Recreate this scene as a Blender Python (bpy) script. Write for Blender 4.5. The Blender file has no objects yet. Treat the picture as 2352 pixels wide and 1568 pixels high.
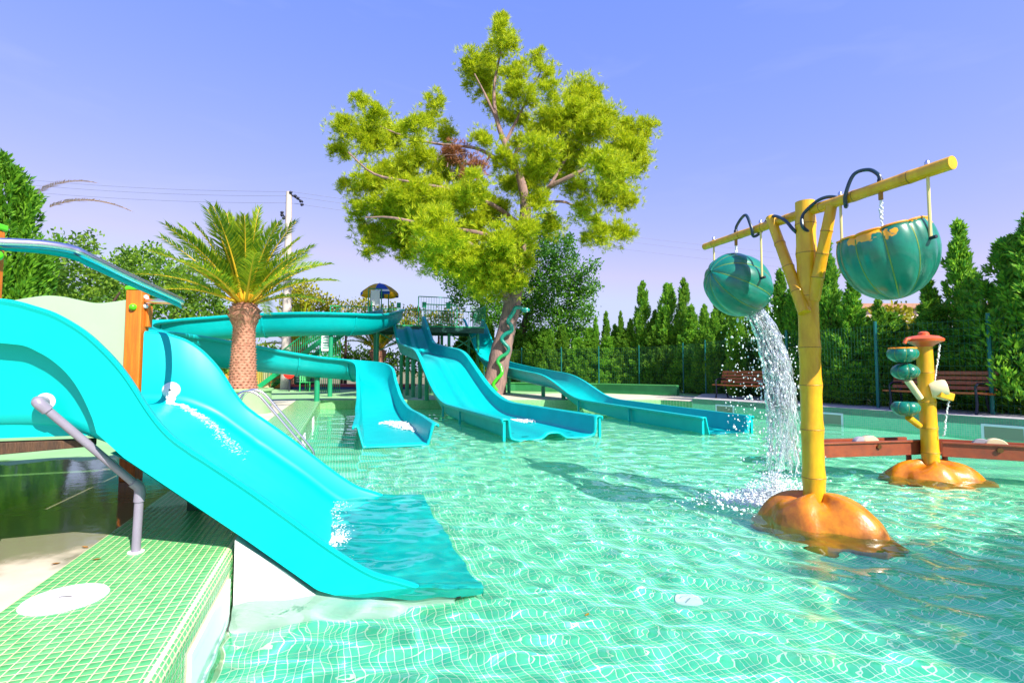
import bpy, math, random
import numpy as np
from mathutils import Vector, Matrix
from mathutils.geometry import tessellate_polygon

random.seed(7)
sc = bpy.context.scene
col = sc.collection
R = math.radians

# ------------------------------------------------------------------ camera, sky, sun, exposure
PITCH = R(3.2)
EYE = Vector((0, 0, 1.0))
cam_data = bpy.data.cameras.new('camera')
cam = bpy.data.objects.new('camera', cam_data)
col.objects.link(cam)
cam_data.lens = 18
cam_data.sensor_width = 36
cam_data.clip_end = 3000
cam_data.clip_start = 0.05
cam.location = EYE
cam.rotation_euler = (R(90) + PITCH, 0, 0)
sc.camera = cam

SUN_ELEV = R(42)
SUN_H = Vector((0.63, -0.777, 0)).normalized()
world = bpy.data.worlds.new('World')
sc.world = world
world.use_nodes = True
wn = world.node_tree
bg = wn.nodes['Background']
sky = wn.nodes.new('ShaderNodeTexSky')
sky.sky_type = 'NISHITA'
sky.sun_disc = False
sky.sun_elevation = SUN_ELEV
sky.sun_rotation = math.atan2(SUN_H.x, SUN_H.y)
sky.air_density = 1.0
sky.dust_density = 0.3
sky.ozone_density = 3.0
sep = wn.nodes.new('ShaderNodeSeparateColor')
comb = wn.nodes.new('ShaderNodeCombineColor')
wn.links.new(sky.outputs[0], sep.inputs[0])
for i_, (pw_, k_) in enumerate(((0.95, 1.28), (0.6, 1.34), (0.05, 4.55))):   # the photo's flat violet-blue sky response
    a_ = wn.nodes.new('ShaderNodeMath')
    a_.operation = 'POWER'
    a_.inputs[1].default_value = pw_
    b_ = wn.nodes.new('ShaderNodeMath')
    b_.operation = 'MULTIPLY'
    b_.inputs[1].default_value = k_
    wn.links.new(sep.outputs[i_], a_.inputs[0])
    wn.links.new(a_.outputs[0], b_.inputs[0])
    c_ = wn.nodes.new('ShaderNodeMath')
    c_.operation = 'MINIMUM'
    c_.inputs[1].default_value = (3.1, 3.5, 5.2)[i_]
    wn.links.new(b_.outputs[0], c_.inputs[0])
    wn.links.new(c_.outputs[0], comb.inputs[i_])
tcw = wn.nodes.new('ShaderNodeTexCoord')
mpw = wn.nodes.new('ShaderNodeMapping')
mpw.inputs['Scale'].default_value = (2.2, 2.2, 9.0)
mpw.inputs['Rotation'].default_value = (0.12, 0.2, 0.4)
nzw = wn.nodes.new('ShaderNodeTexNoise')
nzw.inputs['Scale'].default_value = 1.6
nzw.inputs['Detail'].default_value = 7
nzw.inputs['Distortion'].default_value = 0.6
mrw = wn.nodes.new('ShaderNodeMapRange')
mrw.inputs[1].default_value, mrw.inputs[2].default_value, mrw.inputs[4].default_value = 0.55, 0.85, 0.16
mxw = wn.nodes.new('ShaderNodeMix')
mxw.data_type = 'RGBA'
mxw.inputs[7].default_value = (3.6, 3.8, 5.2, 1)
wn.links.new(tcw.outputs['Generated'], mpw.inputs[0])
wn.links.new(mpw.outputs[0], nzw.inputs['Vector'])
wn.links.new(nzw.outputs[0], mrw.inputs[0])
wn.links.new(mrw.outputs[0], mxw.inputs[0])
wn.links.new(comb.outputs[0], mxw.inputs[6])
wn.links.new(mxw.outputs[2], bg.inputs[0])
bg.inputs[1].default_value = 0.112

sun_data = bpy.data.lights.new('sun', 'SUN')
sun = bpy.data.objects.new('sun', sun_data)
col.objects.link(sun)
sun_data.energy = 5.0
sun_data.angle = R(0.5)
sun_data.color = (1.0, 0.95, 0.86)
sun_dir = Vector((SUN_H.x * math.cos(SUN_ELEV), SUN_H.y * math.cos(SUN_ELEV), math.sin(SUN_ELEV)))
sun.rotation_euler = sun_dir.to_track_quat('Z', 'Y').to_euler()
sun.location = (20, -25, 40)
sun_data.cycles.is_caustics_light = True

vs = sc.view_settings
vs.view_transform = 'Standard'
vs.look = 'None'
vs.exposure = 0.95
vs.gamma = 1
vs.use_curve_mapping = False
sc.cycles.use_denoising = True
sc.cycles.max_bounces = 10
sc.cycles.transparent_max_bounces = 12
sc.cycles.transmission_bounces = 8
sc.cycles.caustics_refractive = True
sc.cycles.caustics_reflective = True
sc.cycles.blur_glossy = 0.5
sc.cycles.sample_clamp_indirect = 6.0


# ------------------------------------------------------------------ placement helpers
CP, SP = math.cos(PITCH), math.sin(PITCH)


def ray(x, y):
    u = (x - 1176) / 1176.0
    v = (784 - y) / 1176.0
    return Vector((u, CP - v * SP, SP + v * CP))


def at(x, y, Y):
    d = ray(x, y)
    return EYE + d * (Y / d.y)


def on_z(x, y, z):
    d = ray(x, y)
    return EYE + d * ((z - EYE.z) / d.z)


PA = R(18.7)
EU = Vector((math.cos(PA), math.sin(PA), 0))
EV = Vector((-math.sin(PA), math.cos(PA), 0))
PO = Vector((-1.57, 2.95, 0))


def PW(p, q, z):
    w = PO + EU * p + EV * q
    return Vector((w.x, w.y, z))


def on_q(x, y, q):
    """point of the sight line through a pixel on the upright plane q = const, as (p, z)"""
    d = ray(x, y)
    s = (q - (EYE - PO).dot(EV)) / d.dot(EV)
    w = EYE + d * s
    return ((w - PO).dot(EU), w.z)


WATER_Z = -0.30
FLOOR_Z = -0.66


# ------------------------------------------------------------------ materials
MATS = {}


def mat(name, color, rough=0.5, metal=0.0, spec=0.5, noise=0.0, nscale=8.0, bump=0.0, bscale=40.0,
        color2=None, coat=0.0, trans=None, stretch=(1, 1, 1)):
    if name in MATS:
        return MATS[name]
    m = bpy.data.materials.new(name)
    m.use_nodes = True
    nt = m.node_tree
    b = nt.nodes['Principled BSDF']
    b.inputs['Base Color'].default_value = (*color, 1)
    b.inputs['Roughness'].default_value = rough
    b.inputs['Metallic'].default_value = metal
    b.inputs['Specular IOR Level'].default_value = spec
    b.inputs['Coat Weight'].default_value = coat
    b.inputs['Coat Roughness'].default_value = 0.08
    tc = nt.nodes.new('ShaderNodeTexCoord')
    mp = nt.nodes.new('ShaderNodeMapping')
    mp.inputs['Scale'].default_value = stretch
    nt.links.new(tc.outputs['Object'], mp.inputs[0])
    if noise > 0 or color2:
        n = nt.nodes.new('ShaderNodeTexNoise')
        n.inputs['Scale'].default_value = nscale
        n.inputs['Detail'].default_value = 6
        n.inputs['Roughness'].default_value = 0.65
        nt.links.new(mp.outputs[0], n.inputs['Vector'])
        rp = nt.nodes.new('ShaderNodeMapRange')
        rp.inputs[1].default_value = 0.35
        rp.inputs[2].default_value = 0.68
        nt.links.new(n.outputs[0], rp.inputs[0])
        mx = nt.nodes.new('ShaderNodeMix')
        mx.data_type = 'RGBA'
        c2 = color2 or tuple(c * (1 - noise) for c in color)
        mx.inputs[6].default_value = (*color, 1)
        mx.inputs[7].default_value = (*c2, 1)
        nt.links.new(rp.outputs[0], mx.inputs[0])
        nt.links.new(mx.outputs[2], b.inputs['Base Color'])
        r2 = nt.nodes.new('ShaderNodeMapRange')
        r2.inputs[3].default_value = max(rough - 0.06, 0.02)
        r2.inputs[4].default_value = min(rough + 0.12, 1)
        nt.links.new(n.outputs[0], r2.inputs[0])
        nt.links.new(r2.outputs[0], b.inputs['Roughness'])
    if bump > 0:
        n2 = nt.nodes.new('ShaderNodeTexNoise')
        n2.inputs['Scale'].default_value = bscale
        n2.inputs['Detail'].default_value = 5
        nt.links.new(mp.outputs[0], n2.inputs['Vector'])
        bp = nt.nodes.new('ShaderNodeBump')
        bp.inputs['Strength'].default_value = bump
        bp.inputs['Distance'].default_value = 0.02
        nt.links.new(n2.outputs[0], bp.inputs['Height'])
        nt.links.new(bp.outputs[0], b.inputs['Normal'])
    MATS[name] = m
    return m


def leaf_mat(name, c1, c2, translucent=0.35, rough=0.55, tr=None):
    if name in MATS:
        return MATS[name]
    m = bpy.data.materials.new(name)
    m.use_nodes = True
    nt = m.node_tree
    b = nt.nodes['Principled BSDF']
    out = nt.nodes['Material Output']
    g = nt.nodes.new('ShaderNodeNewGeometry')
    oi = nt.nodes.new('ShaderNodeObjectInfo')
    ramp = nt.nodes.new('ShaderNodeMix')
    ramp.data_type = 'RGBA'
    ramp.inputs[6].default_value = (*c1, 1)
    ramp.inputs[7].default_value = (*c2, 1)
    nt.links.new(g.outputs['Random Per Island'], ramp.inputs[0])
    hs = nt.nodes.new('ShaderNodeHueSaturation')
    mr = nt.nodes.new('ShaderNodeMapRange')
    mr.inputs[3].default_value = 0.75
    mr.inputs[4].default_value = 1.2
    nt.links.new(oi.outputs['Random'], mr.inputs[0])
    nt.links.new(mr.outputs[0], hs.inputs['Value'])
    nt.links.new(ramp.outputs[2], hs.inputs['Color'])
    nt.links.new(hs.outputs[0], b.inputs['Base Color'])
    b.inputs['Roughness'].default_value = rough
    b.inputs['Specular IOR Level'].default_value = 0.25
    t = nt.nodes.new('ShaderNodeBsdfTranslucent')
    if tr:
        t.inputs[0].default_value = (*tr, 1)
    else:
        nt.links.new(hs.outputs[0], t.inputs[0])
    mx = nt.nodes.new('ShaderNodeMixShader')
    mx.inputs[0].default_value = translucent
    nt.links.new(b.outputs[0], mx.inputs[1])
    nt.links.new(t.outputs[0], mx.inputs[2])
    nt.links.new(mx.outputs[0], out.inputs[0])
    MATS[name] = m
    return m


TS = 0.04


def tile_mat(name, axes, c1, c2, grout, pieces=False, rough=0.25):
    """mosaic in the pool's own directions; pieces=True colours built tiles, False draws the far ones"""
    m = bpy.data.materials.new(name)
    m.use_nodes = True
    nt = m.node_tree
    b = nt.nodes['Principled BSDF']
    g = nt.nodes.new('ShaderNodeNewGeometry')
    sub = nt.nodes.new('ShaderNodeVectorMath')
    sub.operation = 'SUBTRACT'
    sub.inputs[1].default_value = PO
    nt.links.new(g.outputs['Position'], sub.inputs[0])
    vr = nt.nodes.new('ShaderNodeVectorRotate')
    vr.rotation_type = 'Z_AXIS'
    vr.inputs['Angle'].default_value = -PA
    nt.links.new(sub.outputs[0], vr.inputs['Vector'])
    scn = nt.nodes.new('ShaderNodeVectorMath')
    scn.operation = 'SCALE'
    scn.inputs['Scale'].default_value = 1 / TS
    nt.links.new(vr.outputs[0], scn.inputs[0])
    fl = nt.nodes.new('ShaderNodeVectorMath')
    fl.operation = 'FLOOR'
    nt.links.new(scn.outputs[0], fl.inputs[0])
    sel = nt.nodes.new('ShaderNodeVectorMath')
    sel.operation = 'MULTIPLY'
    sel.inputs[1].default_value = axes
    nt.links.new(fl.outputs[0], sel.inputs[0])
    wnz = nt.nodes.new('ShaderNodeTexWhiteNoise')
    nt.links.new(sel.outputs[0], wnz.inputs[0])
    mx = nt.nodes.new('ShaderNodeMix')
    mx.data_type = 'RGBA'
    mx.inputs[6].default_value = (*c1, 1)
    mx.inputs[7].default_value = (*c2, 1)
    nt.links.new(wnz.outputs[0], mx.inputs[0])
    last = mx.outputs[2]
    if not pieces:
        fr = nt.nodes.new('ShaderNodeVectorMath')
        fr.operation = 'FRACTION'
        nt.links.new(scn.outputs[0], fr.inputs[0])
        sp = nt.nodes.new('ShaderNodeSeparateXYZ')
        nt.links.new(fr.outputs[0], sp.inputs[0])
        mask = None
        for i, a in enumerate(axes):
            if not a:
                continue
            c = nt.nodes.new('ShaderNodeMath')
            c.operation = 'LESS_THAN'
            c.inputs[1].default_value = 0.11
            nt.links.new(sp.outputs[i], c.inputs[0])
            if mask is None:
                mask = c.outputs[0]
            else:
                mm = nt.nodes.new('ShaderNodeMath')
                mm.operation = 'MAXIMUM'
                nt.links.new(mask, mm.inputs[0])
                nt.links.new(c.outputs[0], mm.inputs[1])
                mask = mm.outputs[0]
        m2 = nt.nodes.new('ShaderNodeMix')
        m2.data_type = 'RGBA'
        m2.inputs[7].default_value = (*grout, 1)
        nt.links.new(mask, m2.inputs[0])
        nt.links.new(last, m2.inputs[6])
        last = m2.outputs[2]
    nt.links.new(last, b.inputs['Base Color'])
    b.inputs['Roughness'].default_value = rough
    MATS[name] = m
    return m


def glass_water():
    m = bpy.data.materials.new('pool_water')
    m.use_nodes = True
    nt = m.node_tree
    nt.nodes.clear()
    out = nt.nodes.new('ShaderNodeOutputMaterial')
    g = nt.nodes.new('ShaderNodeBsdfGlass')
    g.inputs['IOR'].default_value = 1.33
    g.inputs['Roughness'].default_value = 0.0
    g.inputs['Color'].default_value = (0.93, 1.0, 0.985, 1)
    nt.links.new(g.outputs[0], out.inputs[0])
    return m


def spray_mat(name, white):
    m = bpy.data.materials.new(name)
    m.use_nodes = True
    nt = m.node_tree
    b = nt.nodes['Principled BSDF']
    b.inputs['Base Color'].default_value = (0.93, 0.98, 1, 1)
    b.inputs['Roughness'].default_value = 0.06
    b.inputs['IOR'].default_value = 1.33
    b.inputs['Transmission Weight'].default_value = 1.0 - white
    MATS[name] = m
    return m


CYAN = mat('cyan_fibreglass', (0.0, 0.46, 0.455), 0.36, spec=0.22, noise=0.06, nscale=3.0, bump=0.015, bscale=6)
TEAL = mat('teal_fibreglass', (0.0, 0.42, 0.425), 0.34, spec=0.25, noise=0.12, nscale=2.0, bump=0.02, bscale=5)
GREENP = mat('green_painted_steel', (0.01, 0.28, 0.13), 0.4, noise=0.2, nscale=5)
GREENB = mat('bright_green_painted_steel', (0.01, 0.42, 0.15), 0.4, noise=0.2, nscale=5)
DKGREEN = mat('dark_green_steel', (0.004, 0.07, 0.055), 0.45)
STEEL = mat('stainless_steel', (0.72, 0.70, 0.74), 0.24, metal=1.0)
PIPE = mat('lilac_grey_plastic_pipe', (0.25, 0.22, 0.29), 0.35, noise=0.12, nscale=12)
WHITE = mat('white_plastic', (0.82, 0.80, 0.82), 0.35, noise=0.06, nscale=9)
WHITEC = mat('white_concrete', (0.72, 0.70, 0.70), 0.7, noise=0.1, nscale=4, bump=0.1)
LIME = mat('lime_plastic', (0.10, 0.62, 0.01), 0.3)
PALEG = mat('pale_green_panel', (0.34, 0.50, 0.31), 0.5, noise=0.07, nscale=3)
WOODO = mat('orange_varnished_timber', (0.72, 0.20, 0.012), 0.45, color2=(0.46, 0.10, 0.008), nscale=3.5, bump=0.15,
            bscale=18, stretch=(9, 9, 0.6))
WOODB = mat('brown_bench_timber', (0.55, 0.13, 0.03), 0.45, color2=(0.36, 0.07, 0.015), nscale=4, bump=0.15, bscale=20,
            stretch=(1, 8, 8))
WOODD = mat('weathered_dark_timber', (0.10, 0.045, 0.02), 0.7, color2=(0.03, 0.016, 0.01), nscale=6, bump=0.4, bscale=30,
            stretch=(6, 6, 1))
IRON = mat('dark_cast_iron', (0.01, 0.012, 0.03), 0.5)
BAMBOO = mat('yellow_painted_bamboo', (0.78, 0.42, 0.008), 0.32, color2=(0.60, 0.26, 0.006), nscale=3, bump=0.05, bscale=14,
             stretch=(3, 3, 1))
RING = mat('brown_bamboo_joint', (0.34, 0.15, 0.01), 0.5)
ROCK = mat('orange_painted_rock', (0.70, 0.23, 0.005), 0.3, color2=(0.40, 0.10, 0.004), nscale=6, bump=0.3, bscale=14, coat=0.25)
MELON = mat('green_melon_shell', (0.0, 0.20, 0.13), 0.28, color2=(0.002, 0.11, 0.075), nscale=4, coat=0.4, bump=0.04, bscale=10)
GROOVE = mat('ochre_melon_groove', (0.25, 0.30, 0.03), 0.4, color2=(0.07, 0.22, 0.05), nscale=6)
PEEL = mat('bare_orange_patch', (0.85, 0.34, 0.005), 0.5, color2=(0.75, 0.2, 0.005), nscale=9)
HOSE = mat('blue_black_hose', (0.012, 0.035, 0.06), 0.3)
RUST = mat('rust_red_trough', (0.30, 0.062, 0.022), 0.4, color2=(0.18, 0.04, 0.02), nscale=6, bump=0.06)
BEIGE = mat('beige_plastic', (0.74, 0.62, 0.36), 0.4, noise=0.1)
REDO = mat('orange_red_plastic', (0.66, 0.10, 0.02), 0.35, noise=0.12)
BARK = mat('pine_bark', (0.34, 0.20, 0.16), 0.9, color2=(0.15, 0.11, 0.10), nscale=3.5, bump=0.9, bscale=7, stretch=(2.5, 2.5, 0.7))
BARKD = mat('dark_bark', (0.09, 0.05, 0.035), 0.9, color2=(0.04, 0.025, 0.02), nscale=5, bump=0.6, bscale=9, stretch=(3, 3, 1))
PALMB = mat('palm_leaf_bases', (0.52, 0.25, 0.16), 0.85, color2=(0.26, 0.10, 0.06), nscale=14, bump=0.3, bscale=30)
SNAKE = mat('snake_paint', (0.02, 0.42, 0.05), 0.3, coat=0.3)
_n = SNAKE.node_tree
_tc, _sp, _mr, _mx = (_n.nodes.new(k) for k in ('ShaderNodeTexCoord', 'ShaderNodeSeparateXYZ', 'ShaderNodeMapRange', 'ShaderNodeMix'))
_mx.data_type = 'RGBA'
_mx.inputs[6].default_value = (0.05, 0.50, 0.01, 1)
_mx.inputs[7].default_value = (0.005, 0.20, 0.14, 1)
_mr.inputs[1].default_value, _mr.inputs[2].default_value = 0.25, 0.5
_n.links.new(_tc.outputs['Generated'], _sp.inputs[0])
_n.links.new(_sp.outputs[2], _mr.inputs[0])
_n.links.new(_mr.outputs[0], _mx.inputs[0])
_n.links.new(_mx.outputs[2], _n.nodes['Principled BSDF'].inputs['Base Color'])
CONC = mat('concrete_pole', (0.55, 0.47, 0.43), 0.8, noise=0.15)
NEEDLE = leaf_mat('pine_needles', (0.16, 0.30, 0.008), (0.72, 0.74, 0.02), 0.5)
NEEDLE_DRY = leaf_mat('dry_pine_needles', (0.25, 0.10, 0.04), (0.35, 0.15, 0.06), 0.2)
LEAFG = leaf_mat('carob_leaves', (0.035, 0.20, 0.025), (0.20, 0.46, 0.025), 0.4, 0.35)
LEAFS = leaf_mat('shrub_leaves', (0.06, 0.18, 0.02), (0.26, 0.42, 0.03), 0.4)
LEAFY = leaf_mat('yellow_green_leaves', (0.16, 0.20, 0.01), (0.42, 0.36, 0.01), 0.4)
CYPR = leaf_mat('cypress_sprays', (0.06, 0.25, 0.035), (0.32, 0.56, 0.035), 0.48)
CYPL = leaf_mat('thuja_sprays', (0.05, 0.2, 0.015), (0.20, 0.42, 0.02), 0.4)
FROND = leaf_mat('palm_leaflets', (0.09, 0.25, 0.015), (0.46, 0.52, 0.02), 0.45, 0.4)
RACH = mat('palm_midrib', (0.68, 0.42, 0.02), 0.5)
DRY = leaf_mat('dry_frond', (0.36, 0.19, 0.08), (0.5, 0.3, 0.12), 0.3)
G1, G2, GR = (0.08, 0.37, 0.12), (0.15, 0.46, 0.17), (0.66, 0.62, 0.42)
F1, F2, FG = (0.08, 0.59, 0.345), (0.145, 0.67, 0.405), (0.82, 0.88, 0.70)
TILE_P = tile_mat('deck_tile', (1, 1, 0), G1, G2, GR, True)
TILE_D = tile_mat('deck_mosaic', (1, 1, 0), G1, G2, GR)
TILE_F = tile_mat('floor_mosaic', (1, 1, 0), F1, F2, FG)
TILE_FP = tile_mat('floor_tile', (1, 1, 0), F1, F2, FG, True)
TILE_WL = tile_mat('wall_mosaic_long', (0, 1, 1), G1, G2, GR)
TILE_WP = tile_mat('wall_tile', (0, 1, 1), G1, G2, GR, True)
TILE_WR_LIFT = tile_mat('right_wall_mosaic_lifted', (0, 1, 1), (0.16, 0.66, 0.36), (0.24, 0.74, 0.42), GR)  # lighter copy of the wall tile: brightening of the shaded wall put into colour
TILE_WX = tile_mat('wall_mosaic_cross', (1, 0, 1), G1, G2, GR)
GROUTD = mat('deck_grout', GR, 0.85, noise=0.2, nscale=6, color2=(0.66, 0.50, 0.28))
GROUTF = mat('floor_grout', FG, 0.85)
PWATER = glass_water()
SPRAY = spray_mat('falling_water', 0.10)
FOAM = spray_mat('white_foam', 0.75)


# ------------------------------------------------------------------ mesh helpers
OFF = {}


def link(o, parent=None):
    col.objects.link(o)
    if parent is not None:
        o.parent = parent
    return o


def tag(o, label=None, cat=None, group=None, kind=None):
    if label:
        o['label'] = label
    if cat:
        o['category'] = cat
    if group:
        o['group'] = group
    if kind:
        o['kind'] = kind
    return o


def thing(name, loc, label, cat, group=None):
    o = bpy.data.objects.new(name, None)
    o.location = loc
    o.empty_display_size = 0.2
    link(o)
    OFF[o] = Vector(loc)
    return tag(o, label, cat, group)


def np_mesh(name, V, F):
    V = np.asarray(V, dtype=np.float32)
    F = np.asarray(F, dtype=np.int32)
    me = bpy.data.meshes.new(name)
    n, k = F.shape
    me.vertices.add(len(V))
    me.vertices.foreach_set('co', V.ravel())
    me.loops.add(n * k)
    me.loops.foreach_set('vertex_index', F.ravel())
    me.polygons.add(n)
    me.polygons.foreach_set('loop_start', np.arange(0, n * k, k, dtype=np.int32))
    me.update(calc_edges=True)
    return me


class MB:
    def __init__(self):
        self.v, self.f = [], []

    def add(self, vs, fs):
        b = len(self.v)
        self.v += [Vector(x) for x in vs]
        self.f += [tuple(i + b for i in f) for f in fs]
        return self

    def box(self, c, s, rot=None):
        c = Vector(c)
        hx, hy, hz = s[0] / 2, s[1] / 2, s[2] / 2
        vs = [Vector((x, y, z)) for z in (-hz, hz) for x, y in ((-hx, -hy), (hx, -hy), (hx, hy), (-hx, hy))]
        if rot is not None:
            vs = [rot @ q for q in vs]
        return self.add([q + c for q in vs], [(0, 3, 2, 1), (4, 5, 6, 7), (0, 1, 5, 4), (1, 2, 6, 5), (2, 3, 7, 6), (3, 0, 4, 7)])

    def beam(self, a, b, w, h):
        """a bar from a to b, w wide across, h tall"""
        a, b = Vector(a), Vector(b)
        d = (b - a)
        L = d.length
        d.normalize()
        up = Vector((0, 0, 1)) if abs(d.z) < 0.95 else Vector((0, 1, 0))
        s = d.cross(up).normalized()
        t = s.cross(d).normalized()
        vs = []
        for e in (a, b):
            for i, j in ((-1, -1), (1, -1), (1, 1), (-1, 1)):
                vs.append(e + s * i * w / 2 + t * j * h / 2)
        return self.add(vs, [(0, 1, 2, 3), (7, 6, 5, 4), (0, 4, 5, 1), (1, 5, 6, 2), (2, 6, 7, 3), (3, 7, 4, 0)])

    def loft(self, rings, closed=True, cap=True):
        n = len(rings[0])
        vs = [p for r in rings for p in r]
        fs = []
        for i in range(len(rings) - 1):
            for j in range(n if closed else n - 1):
                k = (j + 1) % n
                fs.append((i * n + j, i * n + k, (i + 1) * n + k, (i + 1) * n + j))
        if cap and closed:
            fs.append(tuple(reversed(range(n))))
            fs.append(tuple(range((len(rings) - 1) * n, len(rings) * n)))
        return self.add(vs, fs)

    def tube(self, pts, r, n=10, cap=True, wob=0.0, rnd=None):
        pts = [Vector(p) for p in pts]
        rs = r if isinstance(r, (list, tuple)) else [r] * len(pts)
        rings = []
        ref = None
        for i, p in enumerate(pts):
            d = (pts[min(i + 1, len(pts) - 1)] - pts[max(i - 1, 0)])
            if d.length < 1e-9:
                d = Vector((0, 0, 1))
            d.normalize()
            if ref is None:
                ref = Vector((1, 0, 0)) if abs(d.x) < 0.8 else Vector((0, 1, 0))
            a = (ref - d * ref.dot(d)).normalized()
            ref = a
            b = d.cross(a)
            ring = []
            for k in range(n):
                t = 2 * math.pi * k / n
                rr = rs[i]
                if wob and rnd:
                    rr *= 1 + rnd.uniform(-wob, wob)
                ring.append(p + a * math.cos(t) * rr + b * math.sin(t) * rr)
            rings.append(ring)
        return self.loft(rings, True, cap)

    def lathe(self, prof, c, n=24, axis=None, cap=True):
        """prof: (radius, height) list about an axis through c"""
        c = Vector(c)
        q = Vector((0, 0, 1)).rotation_difference(Vector(axis)) if axis is not None else None
        rings = []
        for r, h in prof:
            ring = []
            for k in range(n):
                t = 2 * math.pi * k / n
                v = Vector((r * math.cos(t), r * math.sin(t), h))
                ring.append(c + (q @ v if q else v))
            rings.append(ring)
        return self.loft(rings, True, cap)

    def ball(self, c, r, n=10, sc_=(1, 1, 1)):
        m = max(4, n // 2)
        prof = [(max(math.sin(math.pi * i / m), 0.02), -math.cos(math.pi * i / m)) for i in range(m + 1)]
        c = Vector(c)
        rings = [[c + Vector((a * math.cos(2 * math.pi * k / n) * r * sc_[0], a * math.sin(2 * math.pi * k / n) * r * sc_[1], h * r * sc_[2]))
                  for k in range(n)] for a, h in prof]
        return self.loft(rings)

    def poly(self, outer, z, holes=()):
        loops = [[Vector((p[0], p[1], 0)) for p in outer]] + [[Vector((p[0], p[1], 0)) for p in h] for h in holes]
        tris = tessellate_polygon(loops)
        vs = [Vector((p.x, p.y, z)) for l in loops for p in l]
        fs = []
        for t in tris:
            a, b, c = (vs[i] for i in t)
            fs.append(tuple(t) if (b - a).cross(c - a).z > 0 else tuple(reversed(t)))
        return self.add(vs, fs)

    def build(self, name, m, parent=None, smooth=35, solid=0.0, bevel=0.0, sub=0, soff=-1.0):
        o_ = Vector((0, 0, 0))
        if parent is not None:
            o_ = OFF.get(parent, o_)
        me = bpy.data.meshes.new(name)
        me.from_pydata([tuple(q - o_) for q in self.v], [], self.f)
        me.validate()
        if smooth:
            me.polygons.foreach_set('use_smooth', [True] * len(me.polygons))
            if smooth < 180:
                me.set_sharp_from_angle(angle=R(smooth))
        me.materials.append(m)
        o = bpy.data.objects.new(name, me)
        link(o, parent)
        OFF[o] = o_
        if bevel:
            bm_ = o.modifiers.new('bevel', 'BEVEL')
            bm_.width = bevel
            bm_.segments = 2
            bm_.limit_method = 'ANGLE'
        if solid:
            s = o.modifiers.new('solid', 'SOLIDIFY')
            s.thickness = solid
            s.offset = soff
        if sub:
            s = o.modifiers.new('sub', 'SUBSURF')
            s.levels = s.render_levels = sub
        return o


def crm(pts, n=8):
    """Catmull-Rom through points (tuples of any length)"""
    P = [np.array(p, float) for p in pts]
    P = [2 * P[0] - P[1]] + P + [2 * P[-1] - P[-2]]
    out = []
    for i in range(1, len(P) - 2):
        for k in range(n):
            t = k / n
            a, b, c, d = P[i - 1], P[i], P[i + 1], P[i + 2]
            out.append(0.5 * (2 * b + (c - a) * t + (2 * a - 5 * b + 4 * c - d) * t * t + (3 * b - a - 3 * c + d) * t ** 3))
    out.append(P[-2])
    return out


def smooth_interp(xs, pts, w=0):
    a = np.array(sorted(pts))
    y = np.interp(xs, a[:, 0], a[:, 1])
    if w:
        k = np.ones(2 * w + 1) / (2 * w + 1)
        y = np.convolve(np.pad(y, w, mode='edge'), k, 'valid')
    return y


def receiver(o):
    o.cycles.is_caustics_receiver = True
    return o


def slab(outer, z0, z1, holes=()):
    """a flat slab with a top sheet and sides"""
    m = MB()
    m.poly(outer, z1, holes)
    for loop in [outer] + list(holes):
        n = len(loop)
        area = sum(loop[i][0] * loop[(i + 1) % n][1] - loop[(i + 1) % n][0] * loop[i][1] for i in range(n))
        seq = loop if (area > 0) == (loop is outer) else list(reversed(loop))
        for i in range(n):
            a, b = seq[i], seq[(i + 1) % n]
            m.add([(a[0], a[1], z0), (b[0], b[1], z0), (b[0], b[1], z1), (a[0], a[1], z1)], [(0, 1, 2, 3)])
    return m

# ================================================================== THE SETTING
def xy(v):
    return (v.x, v.y)


QF = 15.15
pool_left_near = xy(PW(0, -6.2, 0))
pool_left_far = xy(PW(0, QF, 0))
FARW = [pool_left_far, (5.0, 17.3), (5.75, 16.4)]
RIGHTW = [(5.75, 16.4), (9.4, 9.4), (12.3, 4.8), (11.2, 0.8), (6.0, -1.7), (0.6, -2.95)]
pool_poly = [pool_left_near] + list(reversed(RIGHTW)) + list(reversed(FARW))[1:]   # counter-clockwise from above

strip_in = [xy(PW(-0.77, -7, 0)), xy(PW(-0.77, QF + 0.4, 0))]
hole = [strip_in[0], (0.9, -4.0), (6.3, -2.0), (11.45, 0.7), (12.45, 4.85), (9.55, 9.45), (5.9, 16.5), (5.1, 17.35), strip_in[1]]

ground_m = mat('dry_ground', (0.22, 0.17, 0.10), 0.95, color2=(0.10, 0.13, 0.04), nscale=0.6, bump=0.3, bscale=5)
tag(MB().poly([(-300, -200), (300, -200), (300, 500), (-300, 500)], -0.05, [[(p[0], p[1]) for p in hole]]).build('ground', ground_m, smooth=0),
    kind='structure')



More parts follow.
